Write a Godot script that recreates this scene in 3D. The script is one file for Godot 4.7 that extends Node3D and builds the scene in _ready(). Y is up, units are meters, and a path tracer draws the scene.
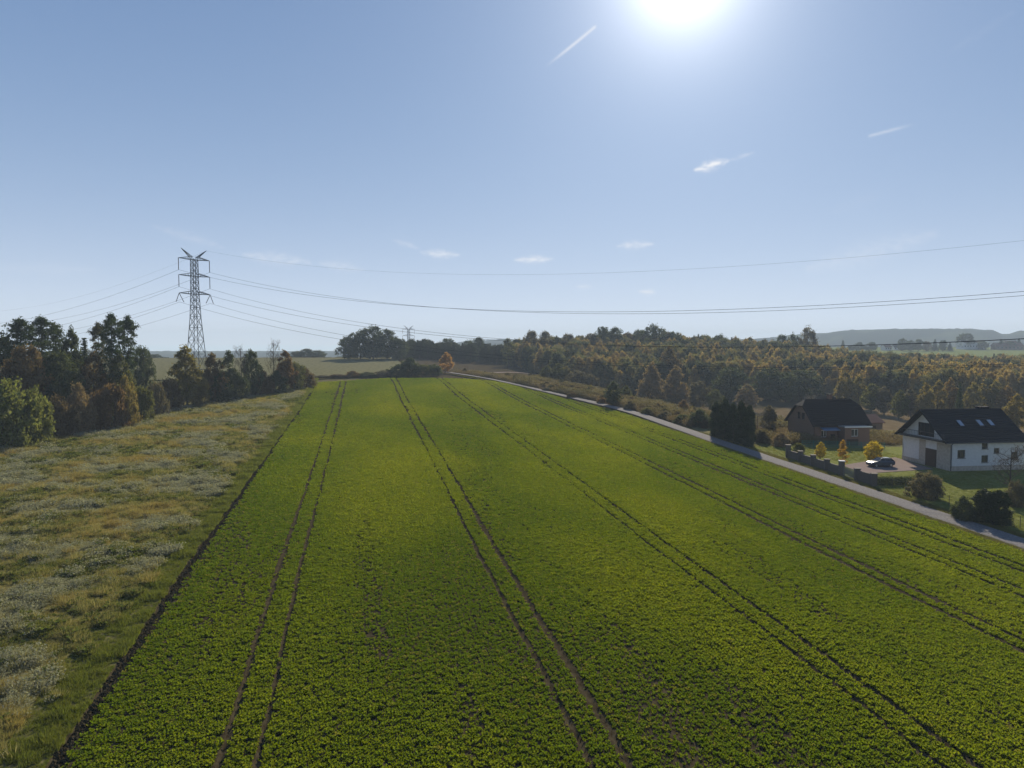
extends Node3D

# World axes: y up, camera above the origin looking along -z.  u runs along the crop rows, v across them (to the right).
const CU := 0.9781
const SU := 0.2079
const CAMERA_HEIGHT := 21.0
const TRACKS := [-6.0, 11.4, 27.9, 44.6, 55.6, 62.3]

var rng := RandomNumberGenerator.new()
var wave := FastNoiseLite.new()
var blot := FastNoiseLite.new()
var mats := {}
var taken := {}
var kinds := {}

func _ready():
	rng.seed = 7
	wave.seed = 3
	wave.frequency = 0.02
	blot.seed = 11
	blot.frequency = 0.05
	blot.fractal_octaves = 4
	# ---- camera, sky, sun, exposure, haze
	var cam := Camera3D.new()
	cam.name = "camera"
	cam.fov = 56.74
	cam.near = 0.5
	cam.far = 12000.0
	add_child(cam)
	cam.position = Vector3(0, CAMERA_HEIGHT, 0)
	cam.rotation = Vector3(-atan(39.0 / 711.0), 0, 0)
	cam.current = true
	var env := Environment.new()
	env.background_mode = Environment.BG_SKY
	env.tonemap_mode = Environment.TONE_MAPPER_LINEAR
	env.tonemap_exposure = 1.5
	env.sky = Sky.new()
	var pano := PanoramaSkyMaterial.new()
	pano.panorama = sky_picture()
	env.sky.sky_material = pano
	env.background_energy_multiplier = 0.68
	env.sky_rotation = Vector3(0, PI, 0)
	env.fog_enabled = true
	env.fog_density = 0.0003
	env.fog_light_color = Color(0.86, 0.935, 1.0)
	env.sdfgi_enabled = true
	env.ssao_enabled = true
	env.ssil_enabled = true
	var we := WorldEnvironment.new()
	we.name = "environment"
	we.environment = env
	add_child(we)
	var sun := DirectionalLight3D.new()
	sun.name = "sun"
	sun.light_energy = 1.6
	sun.light_color = Color(1.0, 0.95, 0.86)
	sun.light_angular_distance = 0.55
	sun.shadow_enabled = true
	add_child(sun)
	sun.look_at_from_position(sun_towards() * 100.0, Vector3.ZERO, Vector3.UP)
	make_materials()
	make_ground()
	make_tree_kinds()
	make_road()
	make_houses()
	make_power_line()
	make_trees()
	make_woods()
	make_crop()
	make_meadow()
	make_scrub()
	make_yard()
	make_village()

# ------------------------------------------------------------------ sky
func sun_towards() -> Vector3:
	return from_angles(13.2, 26.7)

func from_angles(az: float, el: float) -> Vector3:
	var a := deg_to_rad(az)
	var e := deg_to_rad(el)
	return Vector3(sin(a) * cos(e), sin(e), -cos(a) * cos(e))

func sky_color(d: Vector3, s: Vector3) -> Color:
	var e := rad_to_deg(asin(clampf(d.y, 0.0, 1.0)))
	var low := 1.0 - exp(-e / 8.0)
	var high := 1.0 - exp(-e / 26.0)
	var c := Vector3(0.80, 0.88, 0.97).lerp(Vector3(0.37, 0.55, 0.82), low).lerp(Vector3(0.015, 0.085, 0.27), high)
	var t := rad_to_deg(acos(clampf(d.dot(s), -1.0, 1.0)))
	c += Vector3(1.0, 0.98, 0.94) * (2.0 * exp(-t / 2.3) + 0.36 * exp(-t / 7.5)) + Vector3(0.9, 0.95, 1.0) * 0.20 * exp(-t / 18.0)
	return Color(c.x, c.y, c.z)

func sky_picture() -> ImageTexture:
	var w := 720
	var h := 360
	var im := Image.create(w, h, false, Image.FORMAT_RGBF)
	var s := sun_towards()
	for j in h:
		var el := 90.0 - (j + 0.5) * 180.0 / h
		for i in w:
			im.set_pixel(i, j, sky_color(from_angles((i + 0.5) * 360.0 / w + 180.0, el), s))
	im.resize(3600, 1800, Image.INTERPOLATE_CUBIC)
	# thin clouds and vapour trails: az0, el0, az1, el1, half width, strength
	var n := FastNoiseLite.new()
	n.seed = 5
	n.frequency = 0.55
	n.fractal_octaves = 4
	var streaks := [
		[2.35, 20.7, 6.5, 23.4, 0.075, 0.75], [29.3, 14.95, 26.3, 14.5, 0.07, 0.4],
		[14.25, 13.2, 16.6, 13.72, 0.30, 0.85], [16.6, 13.75, 18.5, 14.15, 0.12, 0.25],
		[8.4, 7.75, 11.1, 7.85, 0.26, 0.42], [0.2, 6.75, 3.2, 6.82, 0.24, 0.6], [-7.2, 7.28, -4.2, 7.1, 0.26, 0.45],
		[-9.4, 8.2, -7.4, 7.6, 0.18, 0.2], [10.1, 4.2, 11.4, 4.12, 0.18, 0.5], [5.2, 4.65, 6.4, 4.6, 0.16, 0.3],
		[-26.5, 8.4, -22.0, 7.2, 0.3, 0.12], [-20.5, 6.7, -15.8, 6.3, 0.42, 0.24], [-15.0, 6.3, -11.8, 5.9, 0.34, 0.2],
		[22.5, 5.6, 30.5, 7.6, 0.8, 0.14], [24.0, 9.6, 27.2, 10.6, 0.5, 0.03], [31.0, 19.0, 34.5, 20.6, 0.25, 0.03],
		[-36.0, 5.0, -30.0, 5.2, 0.35, 0.07], [55.0, 9.0, 63.0, 10.5, 0.5, 0.15], [-80.0, 11.0, -68.0, 12.5, 0.6, 0.12],
		[120.0, 9.0, 134.0, 11.0, 0.7, 0.15], [-150.0, 13.0, -138.0, 11.0, 0.6, 0.14]]
	for k in streaks:
		var a := Vector2(k[0], k[1])
		var b := Vector2(k[2], k[3])
		var m: float = k[4] * 3.0 + 0.2
		for y in range(int((90.0 - maxf(a.y, b.y) - m) * 10.0), int((90.0 - minf(a.y, b.y) + m) * 10.0)):
			for x in range(int((minf(a.x, b.x) - m * 2.0) * 10.0), int((maxf(a.x, b.x) + m * 2.0) * 10.0)):
				var p := Vector2((x + 0.5) * 0.1, 90.0 - (y + 0.5) * 0.1)
				var along := clampf((p - a).dot(b - a) / (b - a).length_squared(), 0.0, 1.0)
				var thin: float = k[4]
				var far := (p - a.lerp(b, along)).length()
				var cover := 0.0
				if thin < 0.09:
					cover = exp(-far * far / (thin * thin)) * smoothstep(0.0, 0.6, along)
				else:
					var wid := thin * (0.25 + 0.75 * sin(PI * clampf(along, 0.02, 0.98)))
					wid *= 0.75 + 0.5 * n.get_noise_2d(p.x * 3.0, p.y * 9.0) + 0.25
					cover = exp(-far * far / (wid * wid)) * clampf(0.75 + 1.1 * n.get_noise_2d(p.x * 2.0 + 40.0, p.y * 8.0), 0.0, 1.2)
				if cover > 0.01:
					var at := posmod(x + 1800, 3600)
					var old := im.get_pixel(at, y)
					var g: float = cover * k[5]
					im.set_pixel(at, y, Color(old.r + g * maxf(0.0, 0.95 - old.r), old.g + g * maxf(0.0, 0.95 - old.g), old.b + g * maxf(0.0, 0.97 - old.b)))
	return ImageTexture.create_from_image(im)

# ------------------------------------------------------------------ terrain
func step(a: float, b: float, x: float) -> float:
	return smoothstep(a, b, x)

func right_profile(d: float) -> float:
	var k := [[0.0, 0.5], [110.0, 0.5], [150.0, 0.0], [225.0, -2.5], [330.0, -3.0], [460.0, -1.5], [600.0, 6.0], [750.0, 12.0], [1000.0, 18.0], [1300.0, 12.0], [2200.0, -17.0]]
	if d <= 0.0:
		return 0.5
	for i in k.size() - 1:
		if d < k[i + 1][0]:
			return lerpf(k[i][1], k[i + 1][1], smoothstep(0.0, 1.0, (d - k[i][0]) / (k[i + 1][0] - k[i][0])) * 0.5 + 0.5 * (d - k[i][0]) / (k[i + 1][0] - k[i][0]))
	return -17.0

func hgt(x: float, z: float) -> float:
	var d := -z
	var u := -SU * x + CU * d
	var v := CU * x + SU * d
	var left := 0.031 * clampf(u, -400.0, 430.0) - 30.0 * step(455.0, 720.0, u) - 2.6 * step(22.0, 72.0, v)
	left += 0.9 * exp(-pow((u - 258.0) / 42.0, 2.0)) * step(-60.0, -10.0, v) * (1.0 - step(40.0, 80.0, v))
	left += 0.35 * wave.get_noise_2d(u * 0.9, v * 1.4) * step(-14.0, -32.0, v)
	var r := step(68.0, 118.0, v)
	var h := left
	if r > 0.0:
		var right := right_profile(d) + 14.0 * exp(-pow((x - 90.0) / (120.0 if x > 90.0 else 140.0), 2.0) - pow((d - 470.0) / 115.0, 2.0))
		h = lerpf(left, right, r)
	return h

func on(u: float, v: float, up := 0.0) -> Vector3:
	var x := -SU * u + CU * v
	var z := -(CU * u + SU * v)
	return Vector3(x, hgt(x, z) + up, z)

func uv_of(p: Vector3) -> Vector2:
	return Vector2(-SU * p.x - CU * p.z, CU * p.x - SU * p.z)

func road_v(u: float) -> float:
	if u < 170.0:
		return 70.5
	return 70.5 - 35.0 * pow((u - 170.0) / 130.0, 1.6)

func field_end(v: float) -> float:
	return 246.0 + 14.0 * smoothstep(-16.0, 12.0, v)

func wander(u: float) -> float:
	return 0.35 * wave.get_noise_2d(u * 0.8, 77.0) + 0.08 * wave.get_noise_2d(u * 6.0, 9.0)

# ------------------------------------------------------------------ helpers
func lin(r: float, g: float, b: float) -> Color:
	return Color(r, g, b).linear_to_srgb()

func plain_material(called: String, c: Color, rough := 0.85, shine := 0.3) -> StandardMaterial3D:
	var m := StandardMaterial3D.new()
	m.resource_name = called
	m.albedo_color = lin(c.r, c.g, c.b)
	m.roughness = rough
	m.metallic_specular = shine
	mats[called] = m
	return m

func leaf_material(called: String, c: Color, through := 0.75) -> StandardMaterial3D:
	var m := plain_material(called, c, 0.75, 0.16)
	m.vertex_color_use_as_albedo = true
	m.cull_mode = BaseMaterial3D.CULL_DISABLED
	m.backlight_enabled = true
	m.backlight = lin(through, through, through * 0.55)
	return m

func noise_texture(freq: float, a: Color, b: Color, c: Color, octaves := 5, which := 1) -> NoiseTexture2D:
	var t := NoiseTexture2D.new()
	t.width = 512
	t.height = 512
	t.seamless = true
	t.noise = FastNoiseLite.new()
	t.noise.seed = which
	t.noise.frequency = freq
	t.noise.fractal_octaves = octaves
	var g := Gradient.new()
	g.offsets = PackedFloat32Array([0.2, 0.5, 0.8])
	g.colors = PackedColorArray([lin(a.r, a.g, a.b), lin(b.r, b.g, b.b), lin(c.r, c.g, c.b)])
	t.color_ramp = g
	return t

func textured(called: String, freq: float, a: Color, b: Color, c: Color, metres: float, rough := 0.9, shine := 0.25) -> StandardMaterial3D:
	var m := plain_material(called, Color.WHITE, rough, shine)
	m.albedo_texture = noise_texture(freq, a, b, c, 5, called.length())
	m.uv1_triplanar = true
	m.uv1_world_triplanar = true
	m.uv1_scale = Vector3.ONE / metres
	return m

func make_materials():
	textured("soil", 0.02, Color(0.032, 0.025, 0.014), Color(0.046, 0.037, 0.021), Color(0.068, 0.055, 0.033), 7.0, 1.0, 0.0)
	textured("turf", 0.015, Color(0.08, 0.08, 0.03), Color(0.14, 0.125, 0.05), Color(0.20, 0.17, 0.085), 13.0, 1.0, 0.05)
	textured("lawn", 0.02, Color(0.10, 0.12, 0.025), Color(0.14, 0.155, 0.04), Color(0.18, 0.18, 0.06), 9.0, 1.0, 0.05)
	textured("stubble", 0.02, Color(0.085, 0.088, 0.042), Color(0.125, 0.12, 0.06), Color(0.165, 0.15, 0.08), 23.0, 1.0, 0.05)
	textured("asphalt", 0.03, Color(0.13, 0.122, 0.118), Color(0.165, 0.155, 0.15), Color(0.21, 0.198, 0.19), 6.0, 0.95, 0.12)
	textured("gravel", 0.05, Color(0.17, 0.13, 0.115), Color(0.22, 0.175, 0.155), Color(0.28, 0.23, 0.205), 3.0, 1.0, 0.05)
	textured("plaster", 0.012, Color(0.54, 0.53, 0.51), Color(0.57, 0.56, 0.54), Color(0.60, 0.59, 0.57), 4.0)
	textured("beige_plaster", 0.012, Color(0.33, 0.29, 0.24), Color(0.38, 0.33, 0.27), Color(0.44, 0.38, 0.31), 4.0)
	textured("brick", 0.06, Color(0.15, 0.09, 0.065), Color(0.20, 0.12, 0.085), Color(0.26, 0.165, 0.115), 2.0)
	textured("tan_render", 0.03, Color(0.155, 0.10, 0.07), Color(0.185, 0.122, 0.083), Color(0.225, 0.15, 0.10), 3.0)
	textured("roofing", 0.05, Color(0.014, 0.016, 0.02), Color(0.021, 0.023, 0.028), Color(0.034, 0.036, 0.042), 2.5, 0.85, 0.2)
	textured("brown_roofing", 0.05, Color(0.017, 0.015, 0.016), Color(0.025, 0.022, 0.023), Color(0.04, 0.035, 0.034), 2.5, 0.9, 0.2)
	textured("stone", 0.05, Color(0.07, 0.058, 0.047), Color(0.11, 0.094, 0.078), Color(0.17, 0.148, 0.122), 1.6)
	textured("bark", 0.06, Color(0.045, 0.038, 0.03), Color(0.075, 0.062, 0.05), Color(0.12, 0.10, 0.08), 1.2)
	textured("steel", 0.05, Color(0.10, 0.11, 0.12), Color(0.13, 0.14, 0.15), Color(0.16, 0.17, 0.18), 3.0, 0.8, 0.2)
	plain_material("glass", Color(0.018, 0.022, 0.028), 0.06, 0.5)
	plain_material("skylight_glass", Color(0.25, 0.29, 0.34), 0.08, 0.7)
	plain_material("white_paint", Color(0.72, 0.72, 0.70), 0.5)
	plain_material("dark_wood", Color(0.055, 0.035, 0.025), 0.6)
	plain_material("gutter", Color(0.03, 0.032, 0.036), 0.4, 0.5)
	plain_material("wire", Color(0.035, 0.04, 0.05), 1.0, 0.0)
	plain_material("ceramic", Color(0.10, 0.075, 0.06), 0.3, 0.5)
	plain_material("rubber", Color(0.02, 0.02, 0.02), 0.8)
	plain_material("chrome", Color(0.45, 0.46, 0.48), 0.3, 0.6).metallic = 0.8
	var paint := plain_material("car_paint", Color(0.035, 0.055, 0.085), 0.4, 0.4)
	paint.metallic = 0.4
	paint.clearcoat_enabled = true
	paint.clearcoat = 0.35
	paint.clearcoat_roughness = 0.08
	plain_material("lamp_glass", Color(0.6, 0.6, 0.6), 0.1, 0.6)
	plain_material("red_glass", Color(0.3, 0.02, 0.02), 0.1, 0.6)
	plain_material("green_paint", Color(0.05, 0.16, 0.12), 0.6)
	plain_material("grey_paint", Color(0.16, 0.16, 0.16), 0.6)
	plain_material("blue_sheet", Color(0.10, 0.16, 0.24), 0.4, 0.5)
	plain_material("pale_wall", Color(0.60, 0.59, 0.57), 0.9)
	plain_material("grey_wall", Color(0.50, 0.48, 0.47), 0.9)
	plain_material("red_roof", Color(0.17, 0.075, 0.05), 0.9)
	var g := plain_material("ground_cover", Color.WHITE, 1.0, 0.0)
	g.vertex_color_use_as_albedo = true
	g.albedo_texture = noise_texture(0.02, Color(0.62, 0.62, 0.6), Color(0.82, 0.82, 0.8), Color(1, 1, 1), 5, 9)
	g.uv1_triplanar = true
	g.uv1_world_triplanar = true
	g.uv1_scale = Vector3.ONE / 31.0
	var palette := {
		"pine": [0.046, 0.064, 0.032, 0.45], "oldpine": [0.085, 0.075, 0.038, 0.5], "dark": [0.056, 0.068, 0.034, 0.6], "thuja": [0.030, 0.042, 0.018, 0.3],
		"olive": [0.088, 0.090, 0.032, 0.7], "willow": [0.115, 0.125, 0.042, 0.8], "brown": [0.105, 0.075, 0.042, 0.6], "rust": [0.130, 0.082, 0.042, 0.7],
		"gold": [0.165, 0.130, 0.050, 0.8], "goldolive": [0.145, 0.122, 0.045, 0.8], "orange": [0.165, 0.110, 0.050, 0.8], "apricot": [0.34, 0.19, 0.055, 0.8], "yellow": [0.36, 0.27, 0.025, 0.9], "amber": [0.30, 0.18, 0.03, 0.9],
		"tan": [0.175, 0.130, 0.080, 0.6], "greybrown": [0.105, 0.090, 0.058, 0.55], "twig": [0.075, 0.058, 0.046, 0.1], "paletwig": [0.20, 0.175, 0.14, 0.1]}
	for k in palette:
		var c: Array = palette[k]
		leaf_material("leaf_" + k, Color(c[0], c[1], c[2]) * 1.75, minf(1.0, c[3] * 1.25))
	leaf_material("leaf_any", Color.WHITE, 0.85)
	leaf_material("crop_leaf", Color.WHITE, 1.0).metallic_specular = 0.08
	leaf_material("grass_blade", Color.WHITE, 0.85)

func numbered(called: String) -> String:
	taken[called] = taken.get(called, -1) + 1
	return called if taken[called] == 0 else "%s_%03d" % [called, taken[called]]

func tag(o: Node, label: String, category: String, group := "") -> Node:
	o.set_meta("label", label)
	o.set_meta("category", category)
	if group != "":
		o.set_meta("group", group)
	return o

func thing(called: String, label: String, category: String, at := Vector3.ZERO, turn := 0.0, group := "") -> Node3D:
	var o := Node3D.new()
	o.name = numbered(called)
	add_child(o)
	o.position = at
	o.rotation.y = turn
	tag(o, label, category, group)
	return o

func put(called: String, mesh: Mesh, material: Material, parent: Node) -> MeshInstance3D:
	var o := MeshInstance3D.new()
	o.name = numbered(called) if parent == self else called
	o.mesh = mesh
	if material:
		o.material_override = material
	parent.add_child(o, true)
	return o

func setting(called: String, mesh: Mesh, material: Material) -> MeshInstance3D:
	var o := put(called, mesh, material, self)
	o.set_meta("kind", "structure")
	return o

func new_tool() -> SurfaceTool:
	var st := SurfaceTool.new()
	st.begin(Mesh.PRIMITIVE_TRIANGLES)
	st.set_smooth_group(-1)
	return st

func done(st: SurfaceTool) -> ArrayMesh:
	st.generate_normals()
	return st.commit()

func face(st: SurfaceTool, pts: Array):
	for i in range(1, pts.size() - 1):
		for p in [pts[0], pts[i], pts[i + 1]]:
			st.add_vertex(p)

# a closed prism over a flat outline (any winding), pushed along "by"
func prism(st: SurfaceTool, outline: Array, by: Vector3):
	var n := Vector3.ZERO
	for i in range(1, outline.size() - 1):
		n += (outline[i] - outline[0]).cross(outline[i + 1] - outline[0])
	var pts := outline.duplicate()
	if n.dot(by) < 0.0:
		pts.reverse()
	var far := []
	for p in pts:
		far.append(p + by)
	face(st, pts)
	var back := far.duplicate()
	back.reverse()
	face(st, back)
	for i in pts.size():
		var j := (i + 1) % pts.size()
		face(st, [pts[i], far[i], far[j], pts[j]])

func block(st: SurfaceTool, lo: Vector3, hi: Vector3):
	prism(st, [Vector3(lo.x, lo.y, lo.z), Vector3(hi.x, lo.y, lo.z), Vector3(hi.x, hi.y, lo.z), Vector3(lo.x, hi.y, lo.z)], Vector3(0, 0, hi.z - lo.z))

func box_mesh(lo: Vector3, hi: Vector3) -> ArrayMesh:
	var st := new_tool()
	block(st, lo, hi)
	return done(st)

func bar(st: SurfaceTool, a: Vector3, b: Vector3, ra: float, rb := -1.0, sides := 4):
	if rb < 0.0:
		rb = ra
	var d := (b - a).normalized()
	var s := d.cross(Vector3.UP if absf(d.y) < 0.95 else Vector3.RIGHT).normalized()
	var t := d.cross(s)
	for i in sides:
		var p := TAU * i / sides + 0.4
		var q := TAU * (i + 1) / sides + 0.4
		var o1 := s * cos(p) + t * sin(p)
		var o2 := s * cos(q) + t * sin(q)
		face(st, [a + o1 * ra, b + o1 * rb, b + o2 * rb, a + o2 * ra])

func path_tube(points: PackedVector3Array, r: float, sides := 5) -> ArrayMesh:
	var st := new_tool()
	for i in points.size() - 1:
		bar(st, points[i], points[i + 1], r, r, sides)
	return done(st)

# a sheet over a grid of points
func sheet(rows: int, cols: int, at: Callable, tint = null) -> ArrayMesh:
	var v := PackedVector3Array()
	var n := PackedVector3Array()
	var c := PackedColorArray()
	var ix := PackedInt32Array()
	for j in rows:
		for i in cols:
			v.append(at.call(j, i))
			if tint != null:
				c.append(tint.call(v[-1]))
	n.resize(v.size())
	for j in rows:
		for i in cols:
			var k := j * cols + i
			var a: Vector3 = v[k + 1 if i < cols - 1 else k] - v[k - 1 if i > 0 else k]
			var b: Vector3 = v[k + cols if j < rows - 1 else k] - v[k - cols if j > 0 else k]
			var m := a.cross(b)
			if m.y < 0.0:
				m = -m
			n[k] = m.normalized() if m.length_squared() > 1e-9 else Vector3.UP
			if i < cols - 1 and j < rows - 1:
				var e := (v[k + 1] - v[k]).cross(v[k + cols + 1] - v[k]) + (v[k + cols + 1] - v[k]).cross(v[k + cols] - v[k])
				if e.y < 0.0:
					ix.append_array(PackedInt32Array([k, k + 1, k + cols + 1, k, k + cols + 1, k + cols]))
				else:
					ix.append_array(PackedInt32Array([k, k + cols + 1, k + 1, k, k + cols, k + cols + 1]))
	var arr := []
	arr.resize(Mesh.ARRAY_MAX)
	arr[Mesh.ARRAY_VERTEX] = v
	arr[Mesh.ARRAY_NORMAL] = n
	arr[Mesh.ARRAY_INDEX] = ix
	if tint != null:
		arr[Mesh.ARRAY_COLOR] = c
	var mesh := ArrayMesh.new()
	mesh.add_surface_from_arrays(Mesh.PRIMITIVE_TRIANGLES, arr)
	return mesh

func scatter(called: String, label: String, category: String, mesh: Mesh, material: Material, where: Array, tint: PackedColorArray) -> MultiMeshInstance3D:
	var mm := MultiMesh.new()
	mm.transform_format = MultiMesh.TRANSFORM_3D
	mm.use_colors = true
	mm.mesh = mesh
	mm.instance_count = where.size()
	for i in where.size():
		mm.set_instance_transform(i, where[i])
		mm.set_instance_color(i, tint[i])
	var o := MultiMeshInstance3D.new()
	o.name = numbered(called)
	o.multimesh = mm
	o.material_override = material
	add_child(o)
	tag(o, label, category)
	o.set_meta("kind", "stuff")
	return o

# ------------------------------------------------------------------ ground
func ground_tint(p: Vector3) -> Color:
	var q := uv_of(p)
	var d := -p.z
	var n := blot.get_noise_2d(p.x * 0.25, p.z * 0.25)
	var c := Color(0.12, 0.115, 0.05).lerp(Color(0.16, 0.13, 0.075), 0.5 + n)
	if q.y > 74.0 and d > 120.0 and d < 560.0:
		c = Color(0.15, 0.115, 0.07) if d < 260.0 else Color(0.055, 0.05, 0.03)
	if q.y > 0.0 and q.y <= 74.0 and q.x > 262.0 and q.x < 480.0:
		c = Color(0.075, 0.062, 0.038)
	if d >= 540.0 and d < 1050.0 and p.x > 0.36 * d:
		c = Color(0.16, 0.20, 0.07).lerp(Color(0.20, 0.22, 0.08), 0.5 + n)
	if d > 1100.0 or d < -400.0 or absf(p.x) > 900.0:
		var f := wave.get_noise_2d(p.x * 0.12, p.z * 0.12)
		c = Color(0.05, 0.055, 0.03) if f < -0.05 else (Color(0.10, 0.13, 0.045) if f < 0.18 else Color(0.17, 0.14, 0.08))
	return c

func make_ground():
	var rings := 170
	var spokes := 321
	var at := func(j: int, i: int) -> Vector3:
		var r := 3.0 * exp(j * log(1000.0) / (rings - 1)) - 3.0
		var a := TAU * i / (spokes - 1)
		var x := r * sin(a)
		var z := -r * cos(a)
		var q := uv_of(Vector3(x, 0, z))
		var low := 0.0
		if q.x > -60.0 and q.x < 300.0 and q.y > -165.0 and q.y < 74.0:
			low = 0.45
		if q.x > 15.0 and q.x < 215.0 and q.y >= 66.0 and q.y < 130.0:
			low = 0.35
		return Vector3(x, hgt(x, z) - low, z)
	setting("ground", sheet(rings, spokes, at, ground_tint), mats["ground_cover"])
	# the crop field, with a furrow along its left edge and wheel ruts
	var cols := [-14.9, -14.65, -14.4, -14.15, -13.8]
	var v := -13.0
	while v < 72.0:
		cols.append(v)
		v += 1.0
	for t in TRACKS:
		for s in [-0.9, 0.9]:
			for o in [-0.32, -0.14, 0.0, 0.14, 0.32]:
				cols.append(t + s + o)
	cols.sort()
	var crop_rows := 240
	var crop_at := func(j: int, i: int) -> Vector3:
		var c: float = cols[i]
		var u := lerpf(2.0, field_end(c), j / (crop_rows - 1.0))
		var w := minf(c, road_v(u) - 2.6)
		var deep := 0.0
		if c < -14.0:
			deep = -0.26 * exp(-pow((c + 14.45) / 0.3, 2.0)) * (1.0 + 0.5 * wave.get_noise_2d(u * 40.0, c * 30.0))
		for t in TRACKS:
			for s in [-0.9, 0.9]:
				if absf(c - t - s) < 0.05:
					deep = -0.08
		return on(u, w + wander(u), deep + 0.02 * wave.get_noise_2d(u * 35.0, c * 40.0))
	setting("crop_field", sheet(crop_rows, cols.size(), crop_at), mats["soil"])
	var meadow_at := func(j: int, i: int) -> Vector3:
		var u := -40.0 + j * 3.0
		return on(u, -14.9 + wander(u) - 0.0109 * i * i * 1.2 - i * 0.2, -0.05 + 0.10 * wave.get_noise_2d(u * 12.0, i * 9.0) * minf(1.0, i / 6.0))
	setting("meadow", sheet(112, 100, meadow_at), mats["turf"])
	var stub_at := func(j: int, i: int) -> Vector3:
		return on(272.0 + j * 6.0, -125.0 + i * 5.8, 0.35)
	setting("stubble_field", sheet(27, 26, stub_at), mats["stubble"])
	# right of the road
	var yard_at := func(j: int, i: int) -> Vector3:
		var u := 20.0 + j * 3.0
		return on(u, road_v(u) + 1.9 + i * 1.5, 0.0)
	setting("yard_lawn", sheet(36, 38, yard_at), mats["lawn"])
	var scrub_at := func(j: int, i: int) -> Vector3:
		var u := 125.0 + j * 3.0
		return on(u, road_v(u) + 1.9 + i * 1.6, 0.0)
	setting("scrubland", sheet(57, 40, scrub_at), mats["turf"])
	# far hills
	var ridge := [[-180.0, 40.0], [-110.0, 60.0], [-70.0, 20.0], [-40.0, -8.0], [-14.4, -13.0], [-7.4, 2.0], [-3.0, 44.0], [-0.6, 52.0], [3.0, 38.0], [10.0, 44.0], [18.0, 50.0], [23.4, 78.0], [25.4, 92.0], [28.6, 96.0], [32.2, 95.0], [33.9, 86.0], [34.7, 66.0], [35.6, 82.0], [42.0, 95.0], [60.0, 50.0], [110.0, 80.0], [180.0, 40.0]]
	var hill_at := func(j: int, i: int) -> Vector3:
		var az := -180.0 + i * 360.0 / 1440.0
		var top := 0.0
		for k in ridge.size() - 1:
			if az >= ridge[k][0] and az <= ridge[k + 1][0]:
				var t: float = (az - ridge[k][0]) / (ridge[k + 1][0] - ridge[k][0])
				top = lerpf(ridge[k][1], ridge[k + 1][1], smoothstep(0.0, 1.0, t))
		var s := j / 13.0
		var up := sin(minf(s * 1.35, 1.0) * PI * 0.5)
		var r := 1900.0 + 900.0 * s
		var p := from_angles(az, 0.0) * r
		p.y = -24.0 + (21.0 + (top - 21.0) * 0.676 + 24.0) * up + 0.7 * (4.0 * blot.get_noise_2d(az * 60.0, j * 31.0) + 3.0 * blot.get_noise_2d(az * 240.0, j * 50.0)) * step(0.1, 0.3, s)
		return p
	var hill_tint := func(p: Vector3) -> Color:
		var f := wave.get_noise_2d(p.x * 0.2, p.z * 0.2)
		return Color(0.035, 0.045, 0.032) if f < 0.3 else Color(0.07, 0.09, 0.045)
	setting("hills", sheet(14, 1441, hill_at, hill_tint), mats["ground_cover"])

func make_road():
	var at := func(j: int, i: int) -> Vector3:
		var u := -60.0 + j * 3.0
		var side: float = [-1.75, -1.6, -0.8, 0.0, 0.8, 1.6, 1.75][i]
		return on(u, road_v(u) + side + 0.12 * wave.get_noise_2d(u * 5.0, 30.0) * (1.0 if absf(side) > 1.5 else 0.0), (0.0 if absf(side) > 1.7 else 0.06 + 0.03 * (1.0 - absf(side) / 1.6)) + 0.4 * step(110.0, 190.0, u))
	setting("road", sheet(121, 7, at), mats["asphalt"])
	var lane := PackedVector2Array([Vector2(298, 36.5), Vector2(306, 42), Vector2(318, 53), Vector2(330, 64), Vector2(338, 78), Vector2(342, 95)])
	var lane_at := func(j: int, i: int) -> Vector3:
		var k := minf(j / 4.0, lane.size() - 1.001)
		var p := lane[int(k)].lerp(lane[int(k) + 1], k - int(k))
		var dir := (lane[int(k) + 1] - lane[int(k)]).normalized()
		return on(p.x - dir.y * (i - 1) * 1.9, p.y + dir.x * (i - 1) * 1.9, 0.25)
	setting("side_lane", sheet(21, 3, lane_at), mats["gravel"])
	# drive to the white house
	var drive_at := func(j: int, i: int) -> Vector3:
		var p := Vector3(56.0 + j * 1.15, 0, -112.5 - j * 0.35 - i * (1.0 + 0.06 * j))
		return Vector3(p.x, hgt(p.x, p.z) + 0.05, p.z)
	setting("driveway", sheet(13, 8, drive_at), mats["gravel"])

# ------------------------------------------------------------------ trees
class Leaves:
	var v := PackedVector3Array()
	var c := PackedColorArray()
	var ix := PackedInt32Array()
	func quad(p: Vector3, a: Vector3, b: Vector3, tint: Color):
		var k := v.size()
		v.append(p - a)
		v.append(p + b)
		v.append(p + a)
		v.append(p - b)
		for i in 4:
			c.append(tint)
		ix.append_array(PackedInt32Array([k, k + 1, k + 2, k, k + 2, k + 3]))
	func tri(a: Vector3, b: Vector3, d: Vector3, tint: Color):
		var k := v.size()
		v.append(a)
		v.append(b)
		v.append(d)
		for i in 3:
			c.append(tint)
		ix.append_array(PackedInt32Array([k, k + 1, k + 2]))
	func mesh() -> ArrayMesh:
		var arr := []
		arr.resize(Mesh.ARRAY_MAX)
		arr[Mesh.ARRAY_VERTEX] = v
		arr[Mesh.ARRAY_COLOR] = c
		arr[Mesh.ARRAY_INDEX] = ix
		var m := ArrayMesh.new()
		m.add_surface_from_arrays(Mesh.PRIMITIVE_TRIANGLES, arr)
		return m

func ball() -> Vector3:
	var p := Vector3.ONE
	while p.length_squared() > 1.0:
		p = Vector3(rng.randf_range(-1, 1), rng.randf_range(-1, 1), rng.randf_range(-1, 1))
	return p

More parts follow.
